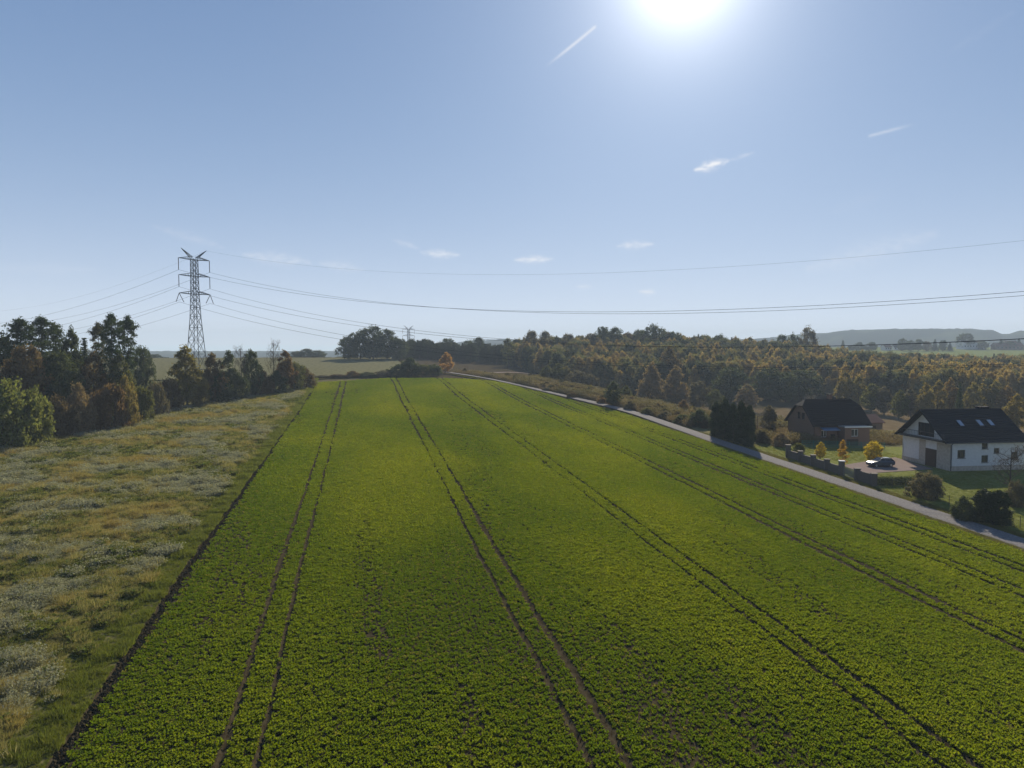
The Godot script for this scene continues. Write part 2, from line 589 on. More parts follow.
func unit() -> Vector3:
	return (ball() + Vector3(0.001, 0.002, 0)).normalized()

func leaf(l: Leaves, p: Vector3, size: float, shade: float, flat := 0.0):
	var a := unit()
	a.y *= 1.0 - flat
	a = a.normalized()
	var b := a.cross(unit()).normalized()
	var s := size * rng.randf_range(0.65, 1.25)
	var f := clampf(shade * rng.randf_range(0.75, 1.1), 0.0, 1.0)
	var hue := rng.randf_range(-0.09, 0.09)
	l.quad(p, a * s, b * s * 0.62, Color(clampf(f * (1.0 + hue), 0, 1), f, clampf(f * (1.0 - hue), 0, 1)))

func envelope(kind: String, t: float) -> float:
	match kind:
		"round": return pow(maxf(0.0, 1.0 - pow(absf(1.9 * t - 0.85) / 1.05, 2.2)), 0.5)
		"ovate": return pow(maxf(0.0, sin(PI * pow(t, 0.72))), 0.75)
		"slim": return pow(maxf(0.0, sin(PI * pow(t, 0.8))), 0.6)
		"cone": return (0.62 + 0.38 * smoothstep(0.0, 0.22, t)) * pow(maxf(0.0, 1.0 - pow(t, 1.5)), 0.8)
		"thuja": return pow(maxf(0.0, 1.0 - pow(t, 4.0)), 0.62)
		"bush": return pow(maxf(0.0, 1.0 - pow(t, 2.3)), 0.55) * (0.85 + 0.15 * smoothstep(0.0, 0.25, t))
	return 1.0

# one variant at its nominal height and width
func build_kind(kind: String) -> Dictionary:
	var spec: Dictionary = {
		"round": {"h": 15.0, "w": 11.0, "low": 0.09, "clumps": 150, "each": 56, "size": 0.31, "blob": 0.85, "trunk": 0.26},
		"ovate": {"h": 14.0, "w": 7.0, "low": 0.10, "clumps": 130, "each": 50, "size": 0.26, "blob": 0.58, "trunk": 0.18},
		"slim": {"h": 12.0, "w": 3.4, "low": 0.08, "clumps": 60, "each": 55, "size": 0.17, "blob": 0.50, "trunk": 0.12},
		"cone": {"h": 14.0, "w": 10.0, "low": 0.02, "clumps": 150, "each": 56, "size": 0.28, "blob": 0.72, "trunk": 0.2},
		"thuja": {"h": 8.0, "w": 3.0, "low": 0.0, "clumps": 190, "each": 48, "size": 0.14, "blob": 0.34, "trunk": 0.12},
		"bush": {"h": 5.0, "w": 6.0, "low": 0.0, "clumps": 120, "each": 52, "size": 0.17, "blob": 0.46, "trunk": 0.06},
		"pine": {"h": 20.0, "w": 8.0, "low": 0.36, "clumps": 150, "each": 46, "size": 0.19, "blob": 0.62, "trunk": 0.24},
		"spruce": {"h": 14.0, "w": 5.5, "low": 0.05, "clumps": 0, "each": 0, "size": 0.22, "blob": 0.0, "trunk": 0.18},
		"bare": {"h": 12.0, "w": 5.5, "low": 0.2, "clumps": 0, "each": 0, "size": 0.0, "blob": 0.0, "trunk": 0.16}}[kind]
	var h: float = spec.h
	var r: float = spec.w * 0.5
	var st := new_tool()
	var l := Leaves.new()
	var bend := Vector3(rng.randf_range(-0.5, 0.5), 0, rng.randf_range(-0.5, 0.5)) * (0.3 if kind in ["thuja", "spruce", "bush"] else 1.0)
	var stem := func(t: float) -> Vector3:
		return Vector3(bend.x * sin(t * 2.4), t * h, bend.z * sin(t * 1.9))
	var tr: float = spec.trunk
	if kind == "bush":
		for i in 7:
			var tip := Vector3(cos(i * 0.9), 0, sin(i * 0.9)) * r * 0.55 + Vector3(0, h * rng.randf_range(0.5, 0.75), 0)
			bar(st, Vector3(tip.x * 0.12, -0.3, tip.z * 0.12), tip, tr, tr * 0.3)
	else:
		for i in 6:
			bar(st, stem.call(i / 6.0 * 0.92 - (0.03 if i == 0 else 0.0)), stem.call((i + 1) / 6.0 * 0.92), tr * (1.25 - i / 5.6) if i > 0 else tr * 1.5, tr * (1.25 - (i + 1) / 5.6) if i < 5 else tr * 0.1, 6)
	var ph1 := rng.randf() * TAU
	var ph2 := rng.randf() * TAU
	if spec.clumps > 0:
		for i in spec.clumps:
			var t := rng.randf()
			while rng.randf() > envelope(kind, t) + 0.05:
				t = rng.randf()
			var a := rng.randf() * TAU
			var lobes := 1.0 + 0.16 * sin(3.0 * a + ph1 + t * 5.0) + 0.13 * sin(5.0 * a - ph2 + t * 9.0)
			if kind == "thuja":
				lobes = 1.0 + 0.04 * sin(7.0 * a + ph1)
			var out := pow(rng.randf(), 0.27) * envelope(kind, t) * lobes
			var blob: float = spec.blob * rng.randf_range(0.65, 1.3)
			var y := lerpf(spec.low * h, h - blob * 0.55, t)
			if kind == "pine":
				t = rng.randf()
				y = lerpf(spec.low * h, h - 0.6, pow(t, 0.75))
				out = rng.randf_range(0.15, 1.0) * (0.55 + 0.45 * sin(PI * (0.25 + 0.75 * t))) * lobes
				if t > 0.9:
					out *= 0.35
			var core: Vector3 = stem.call(y / h)
			var at := core + Vector3(cos(a), 0, sin(a)) * maxf(0.0, out * r - blob * 0.35)
			at.y = y
			if i < 34 and kind != "bush" and kind != "thuja":
				var root: Vector3 = stem.call(maxf(0.08, (y - (at - core).length() * rng.randf_range(0.25, 0.7)) / h))
				bar(st, root, at, tr * 0.34, tr * 0.06, 4)
			var shade := rng.randf_range(0.68, 1.0)
			var n: int = spec.each
			for k in n:
				var o := ball()
				o = o.normalized() * pow(o.length(), 0.55) if kind == "thuja" else Vector3(rng.randfn(), rng.randfn() * 0.85, rng.randfn()) * 0.62
				if kind == "pine":
					o.y *= 0.55
				elif kind == "thuja":
					o.y *= 1.7
				leaf(l, at + o * blob, spec.size, shade, 0.3 if kind == "pine" else 0.0)
			# a few loose sprays beyond the clump keep the outline ragged
			for k in n / 5:
				leaf(l, at + unit() * blob * rng.randf_range(0.95, 1.6), spec.size * 0.8, shade)
	elif kind == "spruce":
		var tiers := 34
		for i in tiers:
			var t := (i + 0.5) / tiers
			var y := lerpf(h * 0.06, h * 0.985, t)
			var reach := r * pow(1.0 - t, 0.85) * rng.randf_range(0.8, 1.08) + 0.12
			var n := int(lerpf(11.0, 4.0, t))
			for k in n:
				var a := TAU * (k + rng.randf() * 0.7) / n + i * 1.3
				var dir := Vector3(cos(a), -0.28, sin(a))
				var own := reach * rng.randf_range(0.75, 1.1)
				bar(st, Vector3(0, y + 0.1, 0), Vector3(0, y + 0.1, 0) + dir * own, 0.03, 0.01, 3)
				for m in int(10 + own * 14.0):
					var s := sqrt(rng.randf())
					var p := Vector3(0, y + 0.1, 0) + dir * own * s + Vector3(rng.randfn(), rng.randfn() * 0.5 - 0.3, rng.randfn()) * 0.16
					leaf(l, p, spec.size * (1.1 - 0.4 * s), rng.randf_range(0.65, 1.0), 0.3)
	else:
		# leafless: limbs, boughs and twigs
		for i in 20:
			var t := rng.randf_range(0.22, 0.95)
			var root: Vector3 = stem.call(t * 0.9)
			var a := i * 2.4 + rng.randf()
			var long := r * (0.55 + 0.6 * (1.0 - absf(t - 0.5))) * rng.randf_range(0.7, 1.1)
			var tip := root + Vector3(cos(a) * long, long * rng.randf_range(0.6, 1.4) * (1.15 - t * 0.5), sin(a) * long)
			tip.y = minf(tip.y, h)
			bar(st, root, tip, tr * 0.32, tr * 0.07, 4)
			for k in 11:
				var b0 := root.lerp(tip, rng.randf_range(0.3, 1.0))
				var b1 := b0 + (unit() + Vector3(0, 0.7, 0)) * rng.randf_range(0.5, 1.3)
				b1.y = minf(b1.y, h)
				var side := (b1 - b0).cross(unit()).normalized() * 0.022
				l.tri(b0 - side, b0 + side, b1, Color(0.8, 0.8, 0.8))
				for m in 9:
					var c0 := b0.lerp(b1, rng.randf_range(0.3, 1.0))
					var c1 := c0 + (unit() + Vector3(0, 0.5, 0)) * rng.randf_range(0.25, 0.6)
					var s2 := (c1 - c0).cross(unit()).normalized() * 0.02
					l.tri(c0 - s2, c0 + s2, c1, Color.WHITE * rng.randf_range(0.7, 1.0))
	return {"trunk": done(st), "crown": l.mesh(), "h": h, "w": spec.w}

func make_tree_kinds():
	for k in {"round": 5, "ovate": 4, "slim": 2, "cone": 2, "thuja": 3, "bush": 4, "pine": 4, "spruce": 2, "bare": 3}:
		kinds[k] = []
		for i in {"round": 5, "ovate": 4, "slim": 2, "cone": 2, "thuja": 3, "bush": 4, "pine": 4, "spruce": 2, "bare": 3}[k]:
			kinds[k].append(build_kind(k))

func plant_zone(zone: String, rows: Array):
	var names := {"pine": "pine_tree", "round": "broadleaf_tree", "ovate": "autumn_tree", "cone": "cone_shaped_tree", "spruce": "spruce_tree", "thuja": "thuja_tree", "bush": "bush", "bare": "bare_tree", "slim": "slender_tree"}
	for a in rows:
		var kind: String = a[4]
		var variants: Array = kinds[kind]
		var d: Dictionary = variants[rng.randi() % variants.size()]
		var y := hgt(a[0], a[1])
		var o := thing(names[kind], a[6], "bush" if kind == "bush" else ("shrub" if zone.begins_with("garden") and kind != "bare" else "tree"), Vector3(a[0], y, a[1]), rng.randf() * TAU, zone)
		var tall := maxf(1.0, a[2] - y)
		o.scale = Vector3(a[3] / d.w, tall / d.h, a[3] / d.w)
		put("trunk", d.trunk, mats["bark"], o)
		put("crown", d.crown, mats["leaf_" + a[5]], o)

func make_trees():
	plant_zone("grove beside the meadow", [
		[-109.4, -150.0, 23.3, 11.8, "round", "dark", "dark broad tree cut off by the picture's left edge above the green bush"],
		[-103.8, -150.0, 26.9, 8.4, "pine", "pine", "tall dark pine with ragged top, leftmost pine showing its whole crown"],
		[-103.6, -156.0, 27.5, 8.3, "pine", "pine", "tall dark pine with a broad top, second pine from the left edge"],
		[-104.0, -162.0, 26.0, 6.8, "pine", "pine", "dark pine with lower shoulder, third pine from the left edge"],
		[-98.2, -158.0, 25.0, 5.3, "ovate", "dark", "dark narrow-topped tree between the left pines and the dip in the grove"],
		[-99.7, -166.0, 22.9, 5.6, "spruce", "pine", "dark pointed conifer standing in the dip of the grove skyline"],
		[-93.4, -161.0, 26.4, 5.0, "pine", "oldpine", "brownish-tinged pine leaning against the tallest pine of the grove"],
		[-85.2, -152.0, 28.0, 6.4, "pine", "pine", "tallest pine of the grove with long bare trunk and sky gaps"],
		[-84.7, -157.0, 27.8, 5.5, "pine", "pine", "last tall pine on the right-hand end of the grove"],
		[-98.7, -190.0, 20.7, 5.3, "round", "dark", "lower round tree just behind the right-hand end of the grove"],
		[-96.2, -141.0, 21.2, 7.9, "round", "brown", "brownish broadleaf tree filling in below the two leftmost pines"],
		[-93.1, -146.0, 19.8, 7.8, "round", "dark", "dark broadleaf tree filling the grove below the third pine"],
		[-88.5, -150.0, 19.5, 6.3, "ovate", "brown", "brown-leaved tree below the brownish pine of the grove"],
		[-84.1, -152.0, 19.5, 5.6, "ovate", "olive", "olive-leaved tree around the trunk of the tallest pine"],
		[-83.7, -118.0, 15.5, 9.6, "bush", "willow", "large light green willow bush at the left edge of the meadow"],
		[-81.7, -121.0, 13.9, 5.8, "bush", "willow", "smaller light green bush against the large willow bush"],
		[-82.3, -128.0, 12.2, 6.1, "bush", "brown", "low brown bush right of the light green willow bushes"],
		[-80.7, -132.0, 14.1, 5.6, "bush", "tan", "rounded tan bush with a pale top below the grove"],
		[-79.9, -136.0, 12.4, 4.2, "bush", "rust", "small reddish brown bush right of the rounded tan bush"],
		[-78.1, -138.0, 14.0, 6.2, "bush", "rust", "rust-coloured wide bush under the tallest pine"],
		[-76.8, -141.0, 14.7, 4.8, "bush", "gold", "yellow-leaved bush under the last tall pine of the grove"],
		[-78.6, -150.0, 12.8, 5.5, "bush", "olive", "olive bush just right of the yellow-leaved bush"],
	])
	plant_zone("hedgerow along the meadow", [
		[-79.7, -159.0, 13.2, 4.9, "bush", "greybrown", "grey-brown thicket at the start of the hedgerow"],
		[-81.1, -168.0, 13.7, 5.7, "bush", "brown", "brown bush left of the yellow birch"],
		[-80.1, -175.0, 21.0, 7.4, "ovate", "goldolive", "yellowing birch standing in front of the large pylon"],
		[-77.7, -177.0, 14.5, 4.5, "bush", "gold", "golden shrub at the right foot of the yellowing birch"],
		[-76.5, -182.0, 19.7, 5.6, "ovate", "brown", "brown-leaved tree right of the yellowing birch"],
		[-75.2, -183.0, 14.1, 6.7, "bush", "dark", "dark bush below the brown-leaved hedgerow tree"],
		[-74.5, -186.0, 19.7, 4.2, "slim", "dark", "slim dark tree right of the brown-leaved hedgerow tree"],
		[-72.8, -188.0, 14.1, 6.3, "bush", "dark", "dark bush below the short leafless hedgerow tree"],
		[-73.1, -192.0, 21.3, 4.1, "bare", "twig", "shorter leafless tree in the middle of the hedgerow"],
		[-71.9, -196.0, 19.4, 5.0, "round", "dark", "dark round-topped tree between the two leafless trees"],
		[-70.4, -200.0, 14.0, 6.8, "bush", "brown", "brown bush right of the dark round-topped hedgerow tree"],
		[-68.8, -205.0, 23.0, 4.3, "bare", "twig", "tall thin leafless tree rising highest above the hedgerow"],
		[-67.7, -204.0, 13.8, 6.3, "bush", "dark", "dark bush at the foot of the tall leafless tree"],
		[-66.6, -208.0, 19.5, 5.9, "ovate", "rust", "red-brown tree just right of the tall leafless tree"],
		[-65.3, -213.0, 15.9, 6.0, "round", "olive", "olive tree near the end of the hedgerow"],
		[-64.7, -222.0, 13.8, 6.9, "bush", "brown", "brown bush ending the hedgerow beside the crop field"],
	])
	plant_zone("low hedge at the far end of the crop field", [
		[-69.0, -258.0, 10.1, 5.8, "bush", "greybrown", "grey-brown low bush at the left corner of the crop field's far end"],
		[-64.5, -262.0, 10.3, 7.4, "bush", "brown", "brown low bush, second along the crop field's far end"],
		[-59.1, -264.0, 11.4, 5.6, "bush", "rust", "reddish low bush, third along the crop field's far end"],
		[-54.3, -266.0, 10.9, 7.5, "bush", "dark", "dark low bush below the big tree clump"],
		[-48.6, -268.0, 11.6, 6.4, "bush", "greybrown", "grey-brown low bush before the dark bushes at the field's end"],
		[-43.3, -270.0, 13.8, 8.4, "bush", "dark", "left one of the tall dark bushes at the field's end"],
		[-39.1, -273.0, 16.0, 9.2, "bush", "dark", "tallest dark bush at the far end of the crop field"],
		[-34.8, -275.0, 13.7, 7.0, "bush", "olive", "olive bush right of the tallest bush at the field's end"],
		[-30.9, -278.0, 13.6, 7.0, "bush", "dark", "dark bush beside the orange tree at the road's end"],
		[-28.4, -302.0, 18.0, 6.4, "ovate", "apricot", "bright orange tree where the road reaches the skyline"],
	])
	plant_zone("tree clump on the skyline", [
		[-92.1, -400.0, 26.0, 11.3, "round", "dark", "leftmost and smallest tree of the big skyline clump"],
		[-86.1, -404.0, 29.5, 13.6, "round", "dark", "second tree of the big skyline clump"],
		[-78.0, -400.0, 32.2, 15.8, "round", "dark", "tallest tree of the big skyline clump"],
		[-71.2, -406.0, 29.5, 14.8, "round", "dark", "tree right of the tallest in the big skyline clump"],
		[-64.3, -402.0, 24.9, 11.3, "round", "dark", "rightmost tree of the big skyline clump"],
	])
	plant_zone("distant trees left of the crop field", [
		[-241.5, -480.0, 14.9, 10.8, "round", "dark", "distant tree right beside the grove's last pine"],
		[-239.7, -490.0, 12.7, 10.3, "round", "dark", "distant tree midway between the grove and the yellow birch"],
		[-229.8, -485.0, 12.1, 10.2, "round", "dark", "distant tree just left of the yellow birch"],
		[-151.0, -500.0, 16.8, 12.0, "round", "dark", "left tree of the distant trio right of the hedgerow"],
		[-144.0, -500.0, 18.2, 12.7, "round", "dark", "middle tree of the distant trio right of the hedgerow"],
		[-136.3, -500.0, 17.5, 12.7, "round", "dark", "right tree of the distant trio right of the hedgerow"],
		[-128.6, -500.0, 12.6, 7.0, "round", "dark", "small distant tree right of the distant trio"],
		[-113.0, -470.0, 12.4, 7.9, "round", "dark", "small distant tree at the left foot of the skyline clump"],
	])
	plant_zone("wood behind the road's end", [
		[-62.8, -430.0, 19.8, 7.9, "spruce", "pine", "pointed conifer at the foot of the small far pylon"],
		[-58.1, -440.0, 21.6, 9.3, "round", "dark", "dark tree right of the small far pylon"],
		[-51.9, -440.0, 24.1, 11.1, "round", "dark", "tall dark round tree above the field-end bushes"],
		[-46.2, -445.0, 21.0, 9.4, "spruce", "pine", "dark conifer left of the orange tree"],
		[-40.0, -445.0, 25.4, 11.3, "round", "dark", "tall dark tree straight behind the orange tree"],
		[-33.5, -450.0, 21.6, 9.5, "spruce", "pine", "dark conifer just right of the orange tree"],
		[-27.2, -450.0, 24.2, 11.4, "round", "dark", "dark round tree, second to the right of the orange tree"],
		[-21.1, -455.0, 25.5, 10.9, "round", "dark", "dark round tree, third to the right of the orange tree"],
		[-14.1, -455.0, 22.3, 9.6, "spruce", "pine", "dark conifer left of the gap with blue hills"],
		[-7.7, -455.0, 20.4, 9.0, "round", "dark", "low dark tree in front of the blue hills gap"],
		[-1.7, -400.0, 24.9, 7.9, "slim", "olive", "tall narrow olive tree in front of the blue hills gap"],
		[4.9, -440.0, 19.8, 9.9, "round", "dark", "dark tree right of the narrow olive tree"],
		[10.9, -410.0, 29.6, 11.0, "round", "greybrown", "airy grey tree with sky gaps where the wooded ridge begins"],
		[19.4, -420.0, 28.6, 10.6, "round", "greybrown", "second airy grey tree on the wooded ridge"],
		[26.5, -420.0, 25.7, 10.0, "round", "dark", "dark tree on the ridge right of the two airy trees"],
		[33.4, -425.0, 28.1, 10.2, "round", "greybrown", "grey rounded tree on the ridge left of its highest group"],
	])
	plant_zone("trees on the wooded ridge skyline", [
		[48.2, -440.0, 28.4, 11.1, "round", "greybrown", "ridge tree left of the highest group, with thin crown"],
		[56.1, -440.0, 32.7, 11.1, "round", "dark", "first high dark tree of the ridge group"],
		[63.9, -442.0, 31.5, 12.4, "round", "dark", "second high dark tree of the ridge group"],
		[72.4, -445.0, 28.5, 11.3, "round", "brown", "brown tree on the ridge between the two high groups"],
		[79.9, -445.0, 31.0, 11.3, "round", "dark", "dark tree left of the ridge's broadest tree"],
		[86.4, -440.0, 33.9, 14.9, "round", "dark", "broadest and highest tree on the wooded ridge"],
		[95.5, -445.0, 30.3, 11.3, "round", "greybrown", "thin-crowned tree right of the ridge's broadest tree"],
		[101.1, -442.0, 29.7, 11.8, "round", "dark", "dark ridge tree left of the long even stretch"],
		[113.1, -450.0, 26.0, 11.4, "ovate", "brown", "brown ridge tree at the start of the long even stretch"],
		[122.5, -450.0, 27.3, 11.4, "round", "olive", "olive ridge tree in the long even stretch"],
		[131.9, -452.0, 28.0, 12.1, "round", "dark", "dark domed ridge tree in the long even stretch"],
		[142.1, -452.0, 26.1, 11.4, "ovate", "brown", "brown ridge tree right of the dark domed one"],
		[152.0, -455.0, 26.1, 10.9, "ovate", "goldolive", "yellowish ridge tree before the paired round trees"],
		[162.2, -455.0, 24.8, 10.9, "ovate", "brown", "brown ridge tree just left of the paired round trees"],
		[170.5, -450.0, 27.9, 8.9, "round", "dark", "left one of the two round ridge trees"],
		[177.4, -450.0, 28.6, 8.9, "round", "dark", "right one of the two round ridge trees"],
		[182.6, -440.0, 32.7, 11.1, "round", "greybrown", "tall isolated airy tree ending the ridge beside the blue hill"],
		[195.9, -450.0, 20.4, 8.9, "ovate", "brown", "brown tree at the right foot of the tall isolated ridge tree"],
	])
	plant_zone("trees at the foot of the wooded ridge", [
		[15.2, -300.0, 12.2, 6.3, "ovate", "olive", "left one of three olive trees near the road bend"],
		[19.5, -302.0, 13.4, 6.4, "ovate", "olive", "middle one of three olive trees near the road bend"],
		[23.5, -304.0, 12.0, 6.0, "ovate", "goldolive", "yellowish right one of three trees near the road bend"],
		[26.5, -290.0, 10.8, 7.7, "round", "greybrown", "round grey-green tree right of the three olive trees"],
		[31.8, -286.0, 9.3, 6.8, "round", "greybrown", "smaller round grey-green tree right of the larger one"],
		[28.8, -262.0, 6.3, 3.7, "bush", "goldolive", "small yellow-green bush in front of the round grey trees"],
		[28.9, -203.0, 10.7, 5.1, "ovate", "dark", "dense dark tree standing alone close to the road"],
		[37.9, -236.0, 7.4, 4.3, "ovate", "olive", "small olive tree behind the lone dark roadside tree"],
		[53.2, -270.0, 14.6, 12.2, "cone", "tan", "left one of the two large pale brown cone-shaped trees"],
		[60.4, -262.0, 13.6, 11.8, "cone", "tan", "right one of the two large pale brown cone-shaped trees"],
		[67.9, -312.0, 20.1, 12.3, "ovate", "brown", "taller brown tree behind the two cone-shaped trees"],
		[67.5, -255.0, 8.1, 7.2, "round", "greybrown", "round grey-green tree right of the cone-shaped trees"],
		[71.2, -250.0, 5.5, 5.6, "round", "olive", "low round olive tree above the thuja hedge"],
		[88.1, -286.0, 12.2, 12.9, "round", "dark", "dark domed tree above the thuja hedge, first of four"],
		[82.8, -250.0, 7.3, 8.1, "ovate", "tan", "pale brown tree in front of the dark domed trees"],
		[104.4, -290.0, 12.0, 12.2, "round", "dark", "dark domed tree, second of four along the wood's foot"],
		[109.5, -284.0, 10.2, 11.2, "round", "dark", "dark domed tree, third of four along the wood's foot"],
		[119.1, -290.0, 11.2, 13.1, "round", "dark", "dark domed tree above the brick house, fourth of four"],
		[77.9, -186.0, 8.4, 4.7, "bare", "paletwig", "pale leafless tree behind the brick house's ridge"],
		[122.8, -262.0, 11.4, 7.4, "ovate", "gold", "yellow tree above the right end of the brick house's roof"],
		[126.0, -258.0, 9.8, 6.5, "ovate", "goldolive", "yellow-green tree right of the yellow one above the brick house"],
		[122.7, -242.0, 8.4, 6.1, "ovate", "olive", "olive tree above the gap between the two houses"],
		[124.0, -236.0, 7.4, 6.0, "ovate", "greybrown", "grey-green tree above the gap between the two houses"],
		[121.1, -222.0, 6.9, 5.6, "ovate", "olive", "olive tree left above the white house's eave"],
		[125.1, -222.0, 7.6, 5.3, "ovate", "greybrown", "grey-green tree above the white house's left roof slope"],
		[126.8, -218.0, 9.3, 5.5, "ovate", "gold", "yellow tree above the left end of the white house's ridge"],
		[134.1, -224.0, 10.0, 5.7, "ovate", "gold", "second yellow tree above the white house's ridge"],
		[140.3, -228.0, 10.4, 5.8, "ovate", "orange", "orange-tinged tree left of the dark spruce"],
		[117.4, -186.0, 11.1, 3.4, "spruce", "pine", "dark spruce standing behind the white house's ridge"],
		[145.4, -224.0, 9.3, 5.7, "ovate", "goldolive", "yellow-green tree right of the dark spruce"],
		[151.9, -228.0, 8.8, 5.8, "ovate", "gold", "yellow tree above the white house's chimney"],
		[154.3, -226.0, 9.9, 5.7, "ovate", "goldolive", "yellow-green tree right of the chimney"],
		[155.4, -222.0, 8.8, 5.6, "ovate", "orange", "orange-tinged tree above the white house's right roof end"],
		[127.2, -178.0, 8.7, 5.5, "ovate", "gold", "large yellow tree behind the white house at the right edge"],
	])
	plant_zone("scrub along the road", [
		[-2.8, -283.0, 7.9, 4.0, "bush", "brown", "brown roadside shrub farthest along the road"],
		[3.0, -268.0, 7.8, 4.1, "bush", "rust", "reddish roadside shrub right of the farthest one"],
		[11.8, -240.0, 6.8, 3.7, "bush", "greybrown", "grey roadside shrub below the three olive trees"],
		[18.8, -222.0, 6.3, 3.7, "bush", "brown", "brown roadside shrub midway to the lone dark tree"],
		[26.4, -208.0, 5.8, 3.5, "bush", "rust", "reddish shrub left of the lone dark roadside tree"],
		[32.3, -194.0, 5.7, 3.8, "bush", "greybrown", "grey-brown shrub right of the lone dark roadside tree"],
		[35.5, -185.0, 4.8, 3.6, "bush", "olive", "olive shrub in the brown scrub by the road"],
		[38.4, -178.0, 4.4, 4.5, "bush", "greybrown", "grey-brown shrub left of the dark roadside bushes"],
		[41.0, -170.0, 4.5, 4.8, "bush", "dark", "left dark bush beside the road before the thuja hedge"],
		[43.8, -165.0, 5.9, 5.6, "bush", "dark", "right dark bush touching the thuja hedge"],
		[49.7, -205.0, 5.1, 3.5, "bush", "rust", "rust-coloured shrub in the brown scrub behind the dark bushes"],
		[52.6, -152.0, 7.3, 3.8, "bare", "paletwig", "leafless shrub right of the thuja hedge"],
		[57.3, -158.0, 7.6, 4.4, "ovate", "greybrown", "thin grey-brown tree left of the brick house"],
		[50.5, -143.0, 4.2, 2.8, "bush", "greybrown", "grey-brown low shrub at the right foot of the thuja hedge"],
		[52.9, -139.0, 3.9, 3.5, "bush", "tan", "rounded pale bush before the brick house's gable"],
		[53.2, -131.0, 3.0, 2.2, "bush", "olive", "small olive bush behind the stone wall's left end"],
	])
	plant_zone("garden shrubs by the houses", [
		[54.5, -125.0, 3.9, 1.8, "ovate", "yellow", "small yellow shrub left behind the stone wall"],
		[55.4, -118.0, 5.2, 1.5, "slim", "amber", "upright amber shrub behind the stone wall"],
		[63.0, -123.0, 4.3, 3.1, "round", "yellow", "flat-topped bright yellow shrub behind the parked car"],
		[56.9, -97.0, 3.7, 4.6, "bush", "greybrown", "brown shrub on the lawn in front of the white house"],
		[55.2, -86.0, 2.6, 2.7, "bush", "dark", "low dark bush left of the two clipped conifers"],
		[57.1, -85.0, 3.6, 2.9, "thuja", "thuja", "left one of the two rounded clipped conifers by the road"],
		[58.1, -84.0, 3.7, 2.8, "thuja", "thuja", "right one of the two rounded clipped conifers by the road"],
		[67.9, -96.0, 7.8, 4.3, "bare", "twig", "bare brown tree in front of the white house's right end"],
		[65.8, -92.0, 3.4, 2.6, "bush", "greybrown", "grey-brown shrub at the foot of the bare garden tree"],
	])
	plant_zone("thuja hedge by the road", [
		[43.4, -150.0, 9.0, 2.7, "thuja", "thuja", "leftmost dark thuja of the tall hedge by the road"],
		[44.2, -147.0, 9.8, 2.7, "thuja", "thuja", "second thuja from the left in the tall hedge"],
		[45.1, -144.0, 9.2, 2.6, "thuja", "thuja", "middle thuja of the tall hedge by the road"],
		[45.7, -141.0, 9.9, 2.6, "thuja", "thuja", "fourth thuja from the left in the tall hedge"],
		[46.3, -138.0, 9.1, 2.5, "thuja", "thuja", "rightmost thuja of the tall hedge by the road"],
	])
	plant_zone("distant trees on the green hillside", [
		[399.6, -860.0, 27.0, 8.5, "spruce", "pine", "lone pointed conifer at the left end of the distant green field"],
		[410.6, -860.0, 21.0, 9.7, "round", "dark", "distant round tree right of the lone pointed conifer"],
		[414.1, -850.0, 24.6, 10.8, "round", "dark", "taller distant round tree left of the small white houses"],
		[429.6, -850.0, 24.6, 12.0, "round", "dark", "distant round tree just left of the small white houses"],
		[422.6, -850.0, 19.8, 10.8, "round", "dark", "low distant tree between two taller round ones"],
		[461.0, -840.0, 29.2, 10.6, "round", "dark", "first tree of the distant row right of the white houses"],
		[470.5, -840.0, 26.9, 10.6, "round", "dark", "second tree of the distant row right of the white houses"],
		[479.9, -840.0, 28.1, 10.6, "round", "dark", "third tree of the distant row right of the white houses"],
		[489.4, -840.0, 25.7, 9.5, "round", "brown", "brownish fourth tree of the distant row"],
		[498.8, -840.0, 28.1, 9.5, "spruce", "pine", "pointed conifer inside the distant row"],
		[508.2, -840.0, 26.9, 9.5, "round", "dark", "distant tree left of the pointed last conifer"],
		[516.6, -840.0, 24.5, 8.3, "spruce", "pine", "pointed conifer beside the long distant building"],
		[573.3, -900.0, 36.1, 20.3, "round", "dark", "dark tree rising behind the long distant building"],
		[581.9, -880.0, 25.9, 12.4, "round", "dark", "distant tree at the right end of the long building"],
		[604.0, -880.0, 28.4, 11.1, "spruce", "pine", "pointed distant conifer between the far buildings"],
		[615.3, -880.0, 25.9, 13.6, "round", "dark", "distant round tree near the right edge"],
		[626.2, -880.0, 29.6, 11.1, "spruce", "pine", "pointed distant conifer at the right edge"],
	])

